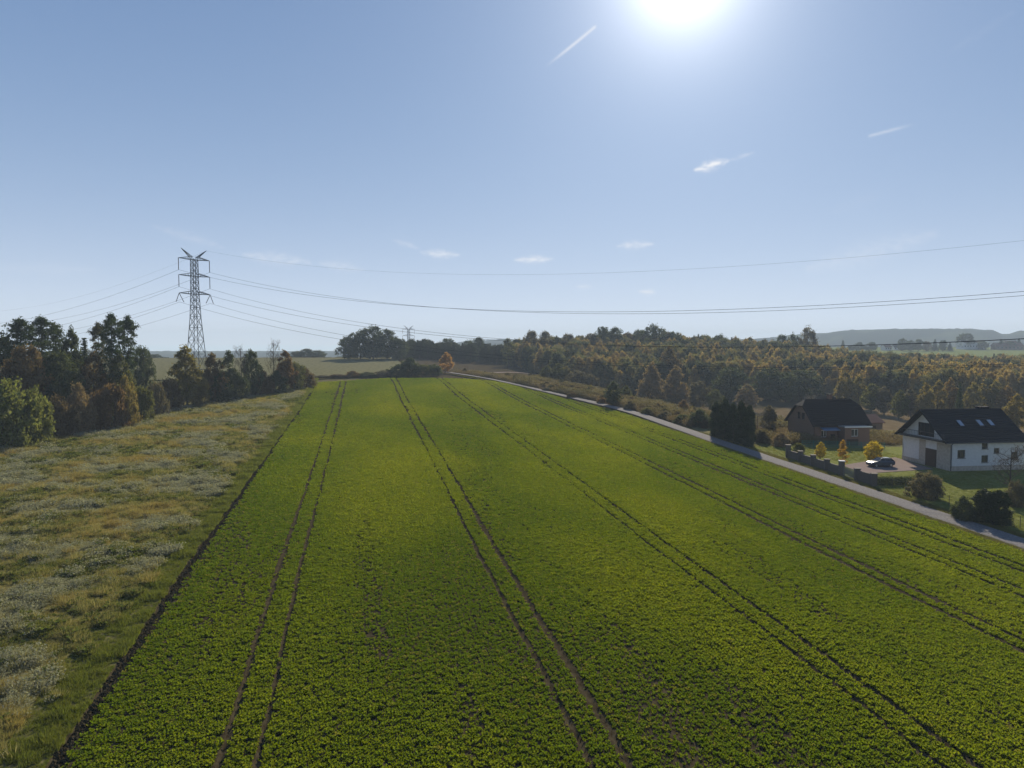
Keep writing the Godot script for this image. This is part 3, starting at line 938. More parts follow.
# the wood on the ridge and behind the road's end reads as one mass
func make_woods():
	var sets := {}
	var add := func(kind: String, p: Vector3, tall: float, wide: float, c: Color):
		var n: int = rng.randi() % mini(2, kinds[kind].size())
		var key := "%s%d" % [kind, n]
		if not sets.has(key):
			sets[key] = [kinds[kind][n], [], PackedColorArray()]
		var d: Dictionary = sets[key][0]
		var b := Basis(Vector3.UP, rng.randf() * TAU).scaled(Vector3(wide / d.w, tall / d.h, wide / d.w))
		sets[key][1].append(Transform3D(b, p))
		sets[key][2].append(c)
	var placed := 0
	for i in 8200:
		var d := rng.randf_range(235.0, 570.0)
		var px := rng.randf_range(0.0, 0.95)
		var x := px * d
		var q := uv_of(Vector3(x, 0, -d))
		var front := 304.0 - 52.0 * step(0.42, 0.6, px) + 25.0 * (1.0 - step(0.02, 0.16, px))
		if d < front or q.y < 86.0:
			continue
		if d > 470.0 and px > 0.40 + 0.05 * sin(d * 0.05):
			continue
		var n := blot.get_noise_2d(x * 0.35, d * 0.35)
		var n2 := blot.get_noise_2d(x * 0.6 + 300.0, d * 0.6)
		var tall := rng.randf_range(9.5, 16.5) + 2.5 * n
		var c := Color(0.082, 0.090, 0.052)
		var kind := "round"
		var pick := n2 + rng.randf_range(-0.25, 0.25)
		if pick > 0.16:
			c = Color(0.36, 0.255, 0.105)
			kind = "ovate"
		elif pick > 0.02:
			c = Color(0.26, 0.195, 0.10)
			kind = "ovate"
		elif pick > -0.15:
			c = Color(0.17, 0.155, 0.075)
			kind = "ovate" if rng.randf() < 0.6 else "round"
		elif rng.randf() < 0.3:
			kind = "spruce"
			c = Color(0.034, 0.044, 0.026)
		if px > 0.55 and d < 330.0 and rng.randf() < 0.55:
			c = Color(0.36, 0.26, 0.10)
			kind = "ovate"
		c *= rng.randf_range(1.0, 1.6)
		c.a = 1.0
		add.call(kind, Vector3(x, hgt(x, -d) - 0.2, -d), tall, tall * (rng.randf_range(0.28, 0.46) if kind != "round" else rng.randf_range(0.45, 0.7)), c)
		placed += 1
	# behind the road's end and the skyline clump
	for i in 260:
		var d := rng.randf_range(420.0, 520.0)
		var x := rng.randf_range(-0.155, 0.06) * d
		var c := Color(0.042, 0.052, 0.028) * rng.randf_range(0.75, 1.25)
		c.a = 1.0
		add.call("spruce" if rng.randf() < 0.35 else "round", Vector3(x, hgt(x, -d) - 0.2, -d), rng.randf_range(9.0, 12.5), rng.randf_range(6.0, 9.0), c)
	for key in sets:
		var s: Array = sets[key]
		scatter("woodland", "dense autumn wood covering the ridge behind the houses and road", "wood", s[0].crown, mats["leaf_any"], s[1], s[2])
		var grey := PackedColorArray()
		grey.resize(s[1].size())
		grey.fill(Color.WHITE)
		scatter("woodland_trunks", "trunks and limbs inside the dense autumn wood on the ridge", "wood", s[0].trunk, mats["bark"], s[1], grey)
	print("wood trees ", placed)

# ------------------------------------------------------------------ crop, meadow, scrub
func rosette(count: int, long: float) -> ArrayMesh:
	var l := Leaves.new()
	for i in count:
		var a := TAU * i / count + rng.randf_range(-0.4, 0.4)
		var dir := Vector3(cos(a), 0, sin(a))
		var side := Vector3(-sin(a), 0, cos(a))
		var r := long * rng.randf_range(0.6, 1.1)
		var up := r * rng.randf_range(0.25, 1.0)
		var mid := dir * r * 0.55 + Vector3(0, up, 0)
		var tip := dir * r + Vector3(0, up * rng.randf_range(0.5, 1.0), 0) + side * rng.randf_range(-0.3, 0.3) * r
		var w := r * rng.randf_range(0.24, 0.36)
		var roll := Vector3(0, rng.randf_range(-0.35, 0.35) * w, 0)
		var f := rng.randf_range(0.65, 1.0)
		var c := Color(f * rng.randf_range(0.82, 1.0), f, f * 0.9)
		var root := dir * 0.02
		l.tri(root, mid + side * w + roll, tip, c)
		l.tri(root, tip, mid - side * w - roll, c)
	return l.mesh()

func tuft(blades: int, tall: float, spread: float, thick: float, fluff := 0) -> ArrayMesh:
	var l := Leaves.new()
	for i in blades:
		var a := rng.randf() * TAU
		var base := Vector3(cos(a), 0, sin(a)) * spread * sqrt(rng.randf()) * 0.6
		var tip := base + Vector3(cos(a), 0, sin(a)) * tall * rng.randf_range(0.1, 0.7) + Vector3(0, tall * rng.randf_range(0.5, 1.05), 0)
		var side := Vector3(rng.randf_range(-1, 1), 0, rng.randf_range(-1, 1)).normalized() * thick * rng.randf_range(0.6, 1.2)
		var f := rng.randf_range(0.6, 1.0)
		l.tri(base - side, base + side, tip, Color(f, f, f * 0.95))
		if i < fluff:
			for k in 3:
				leaf(l, tip + ball() * 0.05, 0.055, 1.0)
	return l.mesh()

func in_view(p: Vector3, spare := 12.0) -> bool:
	return absf(p.x) < -p.z * 0.75 + spare

func make_crop():
	var meshes := [rosette(10, 0.21), rosette(9, 0.19), rosette(11, 0.23), rosette(8, 0.2)]
	var where := [[], [], [], []]
	var tint := [PackedColorArray(), PackedColorArray(), PackedColorArray(), PackedColorArray()]
	var u := 24.0
	while u < 262.0:
		var dense := lerpf(58.0, 13.0, smoothstep(40.0, 175.0, u))
		var wide := road_v(u) - 3.0 + 14.0
		for i in int(dense * wide * 0.5):
			var v := -14.0 + rng.randf() * wide
			v = roundf(v / 0.27) * 0.27 + rng.randfn() * 0.065
			var uu := u + rng.randf() * 0.5
			if uu > field_end(v) - 0.5:
				continue
			var vv := v - 0.0
			var skip := false
			for t in TRACKS:
				var off := absf(absf(vv - t) - 0.9)
				var gone := 0.23 + 0.16 * smoothstep(50.0, 220.0, uu) + 0.05 * wave.get_noise_2d(uu * 3.0, t * 7.0)
				if t > 40.0:
					gone += 0.14
				if off < gone and rng.randf() < 0.985:
					skip = true
			if skip:
				continue
			# thin spots, drawn out along the drilling direction
			var gap := blot.get_noise_2d(uu * 0.25, vv * 2.2)
			var patch := blot.get_noise_2d(uu * 0.35 + 90.0, vv * 0.6)
			if gap < -0.24 and rng.randf() < 0.5:
				continue
			var p := on(uu, vv + wander(uu), 0.0)
			if not in_view(p):
				continue
			var far := 0.62 + 0.80 * smoothstep(36.0, 165.0, uu)
			var s := far * rng.randf_range(0.6, 1.35) * (1.0 + 0.5 * patch)
			var k := rng.randi() % 4
			where[k].append(Transform3D(Basis(Vector3.UP, rng.randf() * TAU).scaled(Vector3(s, s * rng.randf_range(0.75, 1.2) / sqrt(far), s)), p))
			var c := Color(0.170, 0.220, 0.014).lerp(Color(0.325, 0.315, 0.020), clampf(0.45 + 0.9 * patch + rng.randf_range(-0.3, 0.3), 0.0, 1.0))
			if rng.randf() < 0.012 + 0.10 * smoothstep(0.12, 0.4, -patch):
				c = Color(0.30, 0.26, 0.05)
			tint[k].append(c)
		u += 0.5
	for k in 4:
		print("crop ", where[k].size())
		scatter("crop_plants", "low green leafy crop plants covering the big field between wheel tracks", "crop", meshes[k], mats["crop_leaf"], where[k], tint[k])
	# dark clods along the furrow
	var st := new_tool()
	var pts := []
	for i in 6:
		pts.append(Vector3(cos(i * 1.047), rng.randf_range(-0.3, 0.3), sin(i * 1.047)) * rng.randf_range(0.7, 1.2))
	for i in 6:
		face(st, [pts[i], Vector3(0.1, 0.8, 0), pts[(i + 1) % 6]])
	var clods := []
	var tones := PackedColorArray()
	for i in 9000:
		var uu := rng.randf_range(24.0, 245.0)
		var p := on(uu, -14.35 + rng.randfn() * 0.28 + wander(uu), -0.12)
		var s := rng.randf_range(0.04, 0.17)
		clods.append(Transform3D(Basis(Vector3.UP, rng.randf() * TAU).scaled(Vector3(s, s * rng.randf_range(0.6, 1.2), s)), p + Vector3(0, rng.randf() * 0.06, 0)))
		tones.append(Color.WHITE)
	scatter("soil_clods", "dark earth clods in the furrow between meadow and crop", "soil", done(st), mats["soil"], clods, tones)

func make_meadow():
	var meshes := [tuft(34, 0.55, 0.5, 0.022), tuft(34, 0.5, 0.55, 0.02, 16), rosette(14, 0.34), tuft(30, 0.36, 0.4, 0.026)]
	var labels := ["dry straw and olive grass tufts covering the rough meadow", "pale seeding weeds with silvery heads scattered over the meadow", "leafy green weeds growing among the meadow grass", "short fresh green grass along the furrow and meadow"]
	var where := [[], [], [], []]
	var tint := [PackedColorArray(), PackedColorArray(), PackedColorArray(), PackedColorArray()]
	var u := 22.0
	while u < 262.0:
		var dense := lerpf(22.0, 5.0, smoothstep(35.0, 170.0, u))
		for i in int(dense * 100.0 * 0.5):
			var v := -14.9 - 100.0 * pow(rng.randf(), 1.25)
			var uu := u + rng.randf() * 0.5
			var p := on(uu, v + wander(uu), -0.04)
			if not in_view(p):
				continue
			var far := 0.72 + 0.75 * smoothstep(45.0, 190.0, uu)
			var big := blot.get_noise_2d(uu * 1.1, v * 1.3)
			var fine := blot.get_noise_2d(uu * 6.0 + 50.0, v * 7.0)
			var pale := blot.get_noise_2d(uu * 1.5 + 400.0, v * 1.8) + 0.10 * exp(-pow((v + 25.0) / 9.0, 2.0)) - 0.06 * step(-45.0, -75.0, v)
			var k := 0
			var c := Color(0.20, 0.165, 0.075)
			var s := rng.randf_range(0.65, 1.2) * clampf(0.85 + 1.3 * fine, 0.45, 1.5)
			var pick := rng.randf_range(-0.36, 0.36)
			if v > -17.4 + 2.2 * fine:
				k = 3
				c = Color(0.15, 0.185, 0.035).lerp(Color(0.22, 0.21, 0.06), rng.randf() * 0.6)
				s *= rng.randf_range(0.6, 1.3)
				c *= rng.randf_range(0.8, 1.35)
			elif pale + pick > 0.33:
				k = 1
				c = Color(0.39, 0.385, 0.31) * rng.randf_range(0.7, 1.1)
			elif big + pick < -0.13:
				k = 2 if rng.randf() < 0.35 else 3
				c = Color(0.14, 0.165, 0.045).lerp(Color(0.23, 0.22, 0.07), rng.randf())
				s *= 1.25
			elif big + pick > 0.24:
				c = Color(0.39, 0.30, 0.125) * rng.randf_range(0.75, 1.1)
			else:
				c = Color(0.46, 0.40, 0.21).lerp(Color(0.28, 0.265, 0.10), rng.randf())
			s *= far
			c.a = 1.0
			where[k].append(Transform3D(Basis(Vector3.UP, rng.randf() * TAU).scaled(Vector3(s, s / sqrt(far), s)), p))
			tint[k].append(c)
		u += 0.5
	for k in 4:
		print("meadow ", where[k].size())
		scatter(["meadow_grass", "seeding_weeds", "leafy_weeds", "short_grass"][k], labels[k], "grass", meshes[k], mats["grass_blade"], where[k], tint[k])

func make_scrub():
	var a := tuft(30, 0.9, 0.5, 0.02, 10)
	var b := tuft(34, 0.22, 0.45, 0.016)
	var wa := []
	var ta := PackedColorArray()
	var wb := []
	var tb := PackedColorArray()
	for i in 26000:
		var u := rng.randf_range(128.0, 300.0)
		var v := road_v(u) + 3.4 + 45.0 * pow(rng.randf(), 1.3)
		var n := blot.get_noise_2d(u, v)
		var s := rng.randf_range(0.6, 1.7) * (1.0 + 0.9 * n) * 1.6
		if u < 152.0 and v < 80.0:
			continue
		wa.append(Transform3D(Basis(Vector3.UP, rng.randf() * TAU).scaled(Vector3(s, s * 0.75, s)), on(u, v, -0.05)))
		var c := Color(0.27, 0.19, 0.12).lerp(Color(0.17, 0.145, 0.075), clampf(0.5 + 1.4 * n, 0, 1)) * rng.randf_range(0.75, 1.15)
		c.a = 1.0
		ta.append(c)
	for layer in 2:
		var ws := []
		var ts := PackedColorArray()
		for i in 420:
			var u := rng.randf_range(150.0, 300.0)
			var v := road_v(u) + 5.0 + 42.0 * pow(rng.randf(), 1.2)
			var d: Dictionary = kinds["bush"][layer]
			var s := rng.randf_range(0.12, 0.42)
			ws.append(Transform3D(Basis(Vector3.UP, rng.randf() * TAU).scaled(Vector3(s, s * rng.randf_range(0.8, 1.4), s)), on(u, v, -0.05)))
			var c := Color(0.20, 0.14, 0.085).lerp(Color(0.11, 0.11, 0.055), rng.randf()) * rng.randf_range(0.6, 1.3)
			c.a = 1.0
			ts.append(c)
		scatter("scrub_bushes", "knee-high brown and olive bushes strewn through the roadside scrub", "scrub", kinds["bush"][layer].crown, mats["leaf_any"], ws, ts)
	scatter("dry_scrub", "brown dry weeds and scrub between the road and the wood", "scrub", a, mats["grass_blade"], wa, ta)
	for i in 16000:
		var u := rng.randf_range(20.0, 290.0)
		var left := rng.randf() < 0.5
		var v := road_v(u) + (-1.8 - rng.randf() * 1.5 if left else 1.8 + rng.randf() * 1.2)
		var s := rng.randf_range(0.7, 1.4) * (1.0 + u / 200.0)
		wb.append(Transform3D(Basis(Vector3.UP, rng.randf() * TAU).scaled(Vector3(s, 0.7 - 0.35 * step(90.0, 170.0, u), s)), on(u, v, -0.02)))
		tb.append(Color(0.17, 0.19, 0.05).lerp(Color(0.27, 0.22, 0.10), rng.randf()))
	for i in 16000:
		var u := rng.randf_range(40.0, 128.0)
		var v := road_v(u) + 2.0 + rng.randf() * 26.0
		var p := on(u, v, -0.02)
		if not in_view(p, 6.0) or (absf(p.x - 63.0) < 8.0 and p.z < -112.0 and p.z > -124.0):
			continue
		var s := rng.randf_range(0.6, 1.2)
		wb.append(Transform3D(Basis(Vector3.UP, rng.randf() * TAU).scaled(Vector3(s, s * 0.5, s)), p))
		tb.append(Color(0.19, 0.23, 0.045).lerp(Color(0.28, 0.27, 0.07), rng.randf()))
	scatter("verge_grass", "short green grass on the road verges and garden lawn", "grass", b, mats["grass_blade"], wb, tb)

# ------------------------------------------------------------------ houses
# a wall in the plane of "frame": x along, y up, thickness towards -z, with rectangular openings [x0, y0, x1, y1]
func wall(parent: Node, frame: Transform3D, long: float, low: float, high: float, holes: Array, material: Material, called := "wall") -> MeshInstance3D:
	var xs := [0.0, long]
	var ys := [low, high]
	for o in holes:
		for x in [o[0], o[2]]:
			if not xs.has(x):
				xs.append(x)
		for y in [o[1], o[3]]:
			if not ys.has(y):
				ys.append(y)
	xs.sort()
	ys.sort()
	var st := new_tool()
	for i in xs.size() - 1:
		for j in ys.size() - 1:
			var mx: float = (xs[i] + xs[i + 1]) * 0.5
			var my: float = (ys[j] + ys[j + 1]) * 0.5
			var solid := true
			for o in holes:
				if mx > o[0] and mx < o[2] and my > o[1] and my < o[3]:
					solid = false
			if solid:
				block(st, Vector3(xs[i], ys[j], -0.32), Vector3(xs[i + 1], ys[j + 1], 0.0))
	var o := put(called, done(st), material, parent)
	o.transform = frame
	return o

func window(parent: Node, frame: Transform3D, r: Array, frame_material: Material, bars := 1, called := "window"):
	var w: float = r[2] - r[0]
	var h: float = r[3] - r[1]
	var st := new_tool()
	var t := 0.09
	block(st, Vector3(0, 0, 0), Vector3(w, t, 0.07))
	block(st, Vector3(0, h - t, 0), Vector3(w, h, 0.07))
	block(st, Vector3(0, t, 0), Vector3(t, h - t, 0.07))
	block(st, Vector3(w - t, t, 0), Vector3(w, h - t, 0.07))
	for b in bars:
		var x := w * (b + 1.0) / (bars + 1.0)
		block(st, Vector3(x - 0.04, t, 0.005), Vector3(x + 0.04, h - t, 0.06))
	var o := put(called, done(st), frame_material, parent)
	o.transform = frame * Transform3D(Basis(), Vector3(r[0], r[1], -0.2))
	put("pane", box_mesh(Vector3(0.02, 0.02, 0.015), Vector3(w - 0.02, h - 0.02, 0.035)), mats["glass"], o)
	if called == "window":
		put("sill", box_mesh(Vector3(-0.08, -0.07, 0.0), Vector3(w + 0.08, -0.01, 0.30)), mats["gutter"], o)

func slab(a: Vector3, b: Vector3, c: Vector3, d: Vector3, thick: float) -> ArrayMesh:
	var st := new_tool()
	prism(st, [a, b, c, d], Vector3(0, -thick, 0))
	return done(st)

func chimney(parent: Node, at: Vector3, size: Vector3, material: Material):
	var st := new_tool()
	block(st, at - Vector3(size.x * 0.5, 0, size.z * 0.5), at + Vector3(size.x * 0.5, size.y, size.z * 0.5))
	var o := put("chimney", done(st), material, parent)
	put("cap", box_mesh(at + Vector3(-size.x * 0.5 - 0.08, size.y, -size.z * 0.5 - 0.08), at + Vector3(size.x * 0.5 + 0.08, size.y + 0.12, size.z * 0.5 + 0.08)), mats["brown_roofing"], o)

func make_houses():
	white_house()
	brick_house()
	garden_shed()

func white_house():
	var L := 13.4
	var W := 11.6
	var eave := 4.95
	var top := 9.4
	var x0 := -L * 0.5
	var z0 := W * 0.5
	var o := thing("white_house", "white plastered house with steep dark roof, balcony and three roof windows", "house", Vector3(77.3, hgt(71.4, -115.0) + 0.05, -121.6), 0.129)
	var p: Material = mats["plaster"]
	# long front (towards the road)
	var f := Transform3D(Basis(), Vector3(x0, 0, z0))
	var holes := [[1.25, 2.05, 2.65, 3.4], [5.6, 3.5, 6.7, 4.5], [5.6, 1.25, 6.8, 2.45], [7.8, 2.75, 8.8, 3.6], [11.0, 1.6, 12.2, 2.9]]
	wall(o, f, L, 0.75, eave, holes, p)
	put("plinth", box_mesh(Vector3(x0 - 0.04, -1.0, -z0 - 0.04), Vector3(-x0 + 0.04, 0.75, z0 + 0.04)), mats["beige_plaster"], o)
	for r in holes:
		window(o, f, r, mats["gutter"], 1 if r[2] - r[0] > 1.15 else 0)
	# gable with garage and balcony door; x runs from the far corner to the near one
	var g := Transform3D(Basis(Vector3.UP, -PI / 2), Vector3(x0, 0, -z0))
	wall(o, g, W, 0.75, eave, [[5.9, 0.75, 8.5, 3.0]], p)
	var gd := put("garage_door", box_mesh(Vector3(5.9, 0.0, -0.05), Vector3(8.5, 3.0, 0.06)), mats["dark_wood"], o)
	gd.transform = g
	for k in 4:
		put("panel", box_mesh(Vector3(6.0, 0.1 + k * 0.72, 0.06), Vector3(8.4, 0.74 + k * 0.72, 0.085)), mats["dark_wood"], gd)
	var beige := put("entrance_panel", box_mesh(Vector3(4.3, 0.0, 0.0), Vector3(5.88, 4.3, 0.05)), mats["beige_plaster"], o)
	beige.transform = g
	var beige2 := put("entrance_panel", box_mesh(Vector3(8.52, 0.0, 0.0), Vector3(W - 0.02, 4.3, 0.05)), mats["beige_plaster"], o)
	beige2.transform = g
	# gable triangle round the balcony door
	var m := W * 0.5
	var rise := top - eave
	var cut := 2.3
	var at_cut := m * cut / rise
	var st := new_tool()
	prism(st, [Vector3(0, eave, 0), Vector3(m - 2.0, eave, 0), Vector3(m - 2.0, eave + cut, 0), Vector3(at_cut, eave + cut, 0)], Vector3(0, 0, -0.3))
	prism(st, [Vector3(m + 2.0, eave, 0), Vector3(W, eave, 0), Vector3(W - at_cut, eave + cut, 0), Vector3(m + 2.0, eave + cut, 0)], Vector3(0, 0, -0.3))
	prism(st, [Vector3(at_cut, eave + cut, 0), Vector3(W - at_cut, eave + cut, 0), Vector3(m, top, 0)], Vector3(0, 0, -0.3))
	put("gable", done(st), p, o).transform = g
	window(o, g, [m - 2.0, eave, m + 2.0, eave + cut], mats["dark_wood"], 2, "balcony_door")
	var bal := put("balcony", box_mesh(Vector3(0.1, eave - 0.35, 0.0), Vector3(W - 0.1, eave - 0.12, 1.2)), mats["gutter"], o)
	bal.transform = g
	var rail := new_tool()
	for k in 30:
		bar(rail, Vector3(0.2 + k * (W - 0.4) / 29.0, eave - 0.12, 1.12), Vector3(0.2 + k * (W - 0.4) / 29.0, eave + 0.85, 1.12), 0.018)
	block(rail, Vector3(0.15, eave + 0.85, 1.08), Vector3(W - 0.15, eave + 0.92, 1.16))
	put("railing", done(rail), mats["gutter"], bal)
	# back wall, far gable
	wall(o, Transform3D(Basis(Vector3.UP, PI), Vector3(-x0, 0, -z0)), L, 0.75, eave, [], p)
	var st2 := new_tool()
	prism(st2, [Vector3(-x0, 0.75, -z0 + 0.33), Vector3(-x0, 0.75, z0 - 0.33), Vector3(-x0, eave, z0 - 0.33), Vector3(-x0, top, 0), Vector3(-x0, eave, -z0 + 0.33)], Vector3(-0.3, 0, 0))
	put("wall", done(st2), p, o)
	# roof: two slopes with wide eaves
	var over := 0.45
	var drop := over * rise / m
	var a := x0 - 1.3
	var b := -x0 + 0.6
	var roof := put("roof", slab(Vector3(a, top + 0.12, 0.02), Vector3(b, top + 0.12, 0.02), Vector3(b, eave - drop + 0.12, z0 + over), Vector3(a, eave - drop + 0.12, z0 + over), 0.22), mats["roofing"], o)
	put("roof_slope", slab(Vector3(a, top + 0.12, -0.02), Vector3(b, top + 0.12, -0.02), Vector3(b, eave - drop + 0.12, -z0 - over), Vector3(a, eave - drop + 0.12, -z0 - over), 0.22), mats["roofing"], o)
	var cap := new_tool()
	bar(cap, Vector3(a, top + 0.1, 0), Vector3(b, top + 0.1, 0), 0.13, 0.13, 6)
	put("ridge_cap", done(cap), mats["roofing"], roof)
	# courses of tiles as shallow steps
	for k in 15:
		var t := (k + 0.5) / 15.0
		var y := lerpf(top + 0.12, eave - drop + 0.12, t)
		var z := lerpf(0.02, z0 + over, t)
		put("tile_course", box_mesh(Vector3(a + 0.02, y - 0.06, z - 0.02), Vector3(b - 0.02, y + 0.035, z + 0.16)), mats["roofing"], roof)
	# roof windows lie on the front slope
	var slope := Vector3(0, -rise, m).normalized()
	for x in [4.0, 7.6, 9.6]:
		var c := Vector3(x0 + x, top + 0.12, 0).lerp(Vector3(x0 + x, eave + 0.12, z0), 0.48)
		var fr := put("roof_window", box_mesh(Vector3(-0.42, -0.02, -0.75), Vector3(0.42, 0.13, 0.75)), mats["gutter"], o)
		fr.transform = Transform3D(Basis(Vector3.RIGHT, slope.cross(Vector3.RIGHT).normalized(), slope).orthonormalized(), c)
		if fr.transform.basis.y.y < 0.0:
			fr.transform.basis = Basis(Vector3.RIGHT, -fr.transform.basis.y, slope)
		put("pane", box_mesh(Vector3(-0.34, 0.13, -0.66), Vector3(0.34, 0.15, 0.66)), mats["skylight_glass"], fr)
	chimney(o, Vector3(x0 + 10.7, top - 0.9, -0.3), Vector3(2.0, 1.3, 0.8), mats["brown_roofing"])
	var gut := new_tool()
	bar(gut, Vector3(a, eave - drop, z0 + over + 0.06), Vector3(b, eave - drop, z0 + over + 0.06), 0.08, 0.08, 6)
	bar(gut, Vector3(x0 + 0.1, eave - drop, z0 + over), Vector3(x0 + 0.06, eave - 0.7, z0 + 0.1), 0.06, 0.06, 6)
	bar(gut, Vector3(x0 + 0.06, eave - 0.7, z0 + 0.1), Vector3(x0 + 0.06, 0.0, z0 + 0.1), 0.06, 0.06, 6)
	put("gutter", done(gut), mats["gutter"], o)

func brick_house():
	var L := 12.0
	var W := 10.6
	var eave := 4.3
	var top := 8.9
	var x0 := -L * 0.5
	var z0 := W * 0.5
	var o := thing("brick_house", "brown brick house with dark half-hipped roof and flat-roofed porch", "house", Vector3(67.7, hgt(62.5, -146.0) - 0.35, -152.2), 0.129)
	var p: Material = mats["tan_render"]
	var br: Material = mats["brick"]
	var f := Transform3D(Basis(), Vector3(x0, 0, z0))
	wall(o, f, L, -0.8, eave, [[1.6, 1.5, 2.8, 2.9]], br)
	window(o, f, [1.6, 1.5, 2.8, 2.9], mats["white_paint"])
	var g := Transform3D(Basis(Vector3.UP, -PI / 2), Vector3(x0, 0, -z0))
	var m := W * 0.5
	var rise := top - eave
	var k := 3.2
	var at_k := m * k / rise
	wall(o, g, W, -0.8, eave, [], p)
	var st := new_tool()
	prism(st, [Vector3(0, eave, 0), Vector3(m - 1.5, eave, 0), Vector3(m - 1.5, eave + 1.7, 0), Vector3(m - 1.5, eave + k, 0), Vector3(at_k, eave + k, 0)], Vector3(0, 0, -0.3))
	prism(st, [Vector3(m + 1.5, eave, 0), Vector3(W, eave, 0), Vector3(W - at_k, eave + k, 0), Vector3(m + 1.5, eave + k, 0)], Vector3(0, 0, -0.3))
	prism(st, [Vector3(m - 0.2, eave, 0), Vector3(m + 0.2, eave, 0), Vector3(m + 0.2, eave + k, 0), Vector3(m - 0.2, eave + k, 0)], Vector3(0, 0, -0.3))
	for s in [m - 1.5, m + 0.2]:
		prism(st, [Vector3(s, eave, 0), Vector3(s + 1.3, eave, 0), Vector3(s + 1.3, eave + 0.5, 0), Vector3(s, eave + 0.5, 0)], Vector3(0, 0, -0.3))
		prism(st, [Vector3(s, eave + 1.9, 0), Vector3(s + 1.3, eave + 1.9, 0), Vector3(s + 1.3, eave + k, 0), Vector3(s, eave + k, 0)], Vector3(0, 0, -0.3))
		window(o, g, [s, eave + 0.5, s + 1.3, eave + 1.9], mats["dark_wood"])
	put("gable", done(st), p, o).transform = g
	wall(o, Transform3D(Basis(Vector3.UP, PI), Vector3(-x0, 0, -z0)), L, -0.8, eave, [], br)
	var far := new_tool()
	prism(far, [Vector3(-x0, -0.8, -z0 + 0.33), Vector3(-x0, -0.8, z0 - 0.33), Vector3(-x0, eave, z0 - 0.33), Vector3(-x0, eave + k, z0 - at_k), Vector3(-x0, eave + k, -z0 + at_k), Vector3(-x0, eave, -z0 + 0.33)], Vector3(-0.3, 0, 0))
	put("wall", done(far), br, o)
	# half-hipped roof
	var over := 0.6
	var drop := over * rise / m
	var a := x0 - 0.6
	var b := -x0 + 0.6
	var hip := 1.5
	for s in [1.0, -1.0]:
		var pts := [Vector3(a, eave - drop + 0.15, s * (z0 + over)), Vector3(b, eave - drop + 0.15, s * (z0 + over)), Vector3(b, eave + k + 0.15, s * (m - at_k)), Vector3(b - hip, top + 0.15, 0), Vector3(a + hip, top + 0.15, 0), Vector3(a, eave + k + 0.15, s * (m - at_k))]
		var rs := new_tool()
		prism(rs, pts, Vector3(0, -0.2, 0))
		var part := put("roof" if s > 0.0 else "roof_slope", done(rs), mats["brown_roofing"], o)
		if s > 0.0:
			for c in 13:
				var t := (c + 0.5) / 13.0
				var y := lerpf(top + 0.15, eave - drop + 0.15, t)
				var z := lerpf(0.0, z0 + over, t)
				var inset := maxf(0.0, hip * (y - eave - k) / (top - eave - k))
				put("tile_course", box_mesh(Vector3(a + inset + 0.05, y - 0.06, z - 0.02), Vector3(b - inset - 0.05, y + 0.035, z + 0.16)), mats["brown_roofing"], part)
	for s in [a, b]:
		var inw := hip if s < 0.0 else -hip
		var hs := new_tool()
		prism(hs, [Vector3(s, eave + k + 0.15, m - at_k), Vector3(s, eave + k + 0.15, -(m - at_k)), Vector3(s + inw, top + 0.15, 0)], Vector3(0, -0.15, 0))
		put("half_hip", done(hs), mats["brown_roofing"], o)
	chimney(o, Vector3(0.6, top - 0.5, -0.2), Vector3(0.8, 1.5, 0.7), br)
	# porch wing towards the road with a flat roof and white fascia
	var px := x0 + 5.2
	var wing := Transform3D(Basis(), Vector3(px, 0, z0 + 2.6))
	var hole := [[1.4, 1.9, 2.9, 3.4], [0.4, -0.8, 3.0, 1.35]]
	wall(o, wing, 5.4, -0.8, 3.75, hole, br, "porch_wall")
	window(o, wing, hole[0], mats["white_paint"])
	var door := put("cellar_door", box_mesh(Vector3(0.4, -0.8, -0.25), Vector3(3.0, 1.35, -0.15)), mats["dark_wood"], o)
	door.transform = wing
	put("porch_wall", box_mesh(Vector3(px, -0.8, z0 + 0.01), Vector3(px + 0.3, 3.75, z0 + 2.27)), br, o)
	put("porch_wall", box_mesh(Vector3(px + 5.1, -0.8, z0 + 0.01), Vector3(px + 5.4, 3.75, z0 + 2.27)), br, o)
	var flat := put("porch_roof", box_mesh(Vector3(px - 0.3, 3.76, z0 - 0.2), Vector3(px + 5.7, 3.94, z0 + 2.95)), mats["grey_paint"], o)
	put("fascia", box_mesh(Vector3(px - 0.33, 3.74, z0 + 2.955), Vector3(px + 5.73, 4.0, z0 + 3.01)), mats["white_paint"], flat)
	put("canopy", slab(Vector3(x0 + 1.2, 3.6, z0 + 0.02), Vector3(px - 0.35, 3.6, z0 + 0.02), Vector3(px - 0.35, 3.1, z0 + 1.7), Vector3(x0 + 1.2, 3.1, z0 + 1.7), 0.08), mats["blue_sheet"], o)
	put("door", box_mesh(Vector3(x0 + 3.6, 0.0, z0 + 0.005), Vector3(x0 + 4.6, 2.1, z0 + 0.07)), mats["dark_wood"], o)

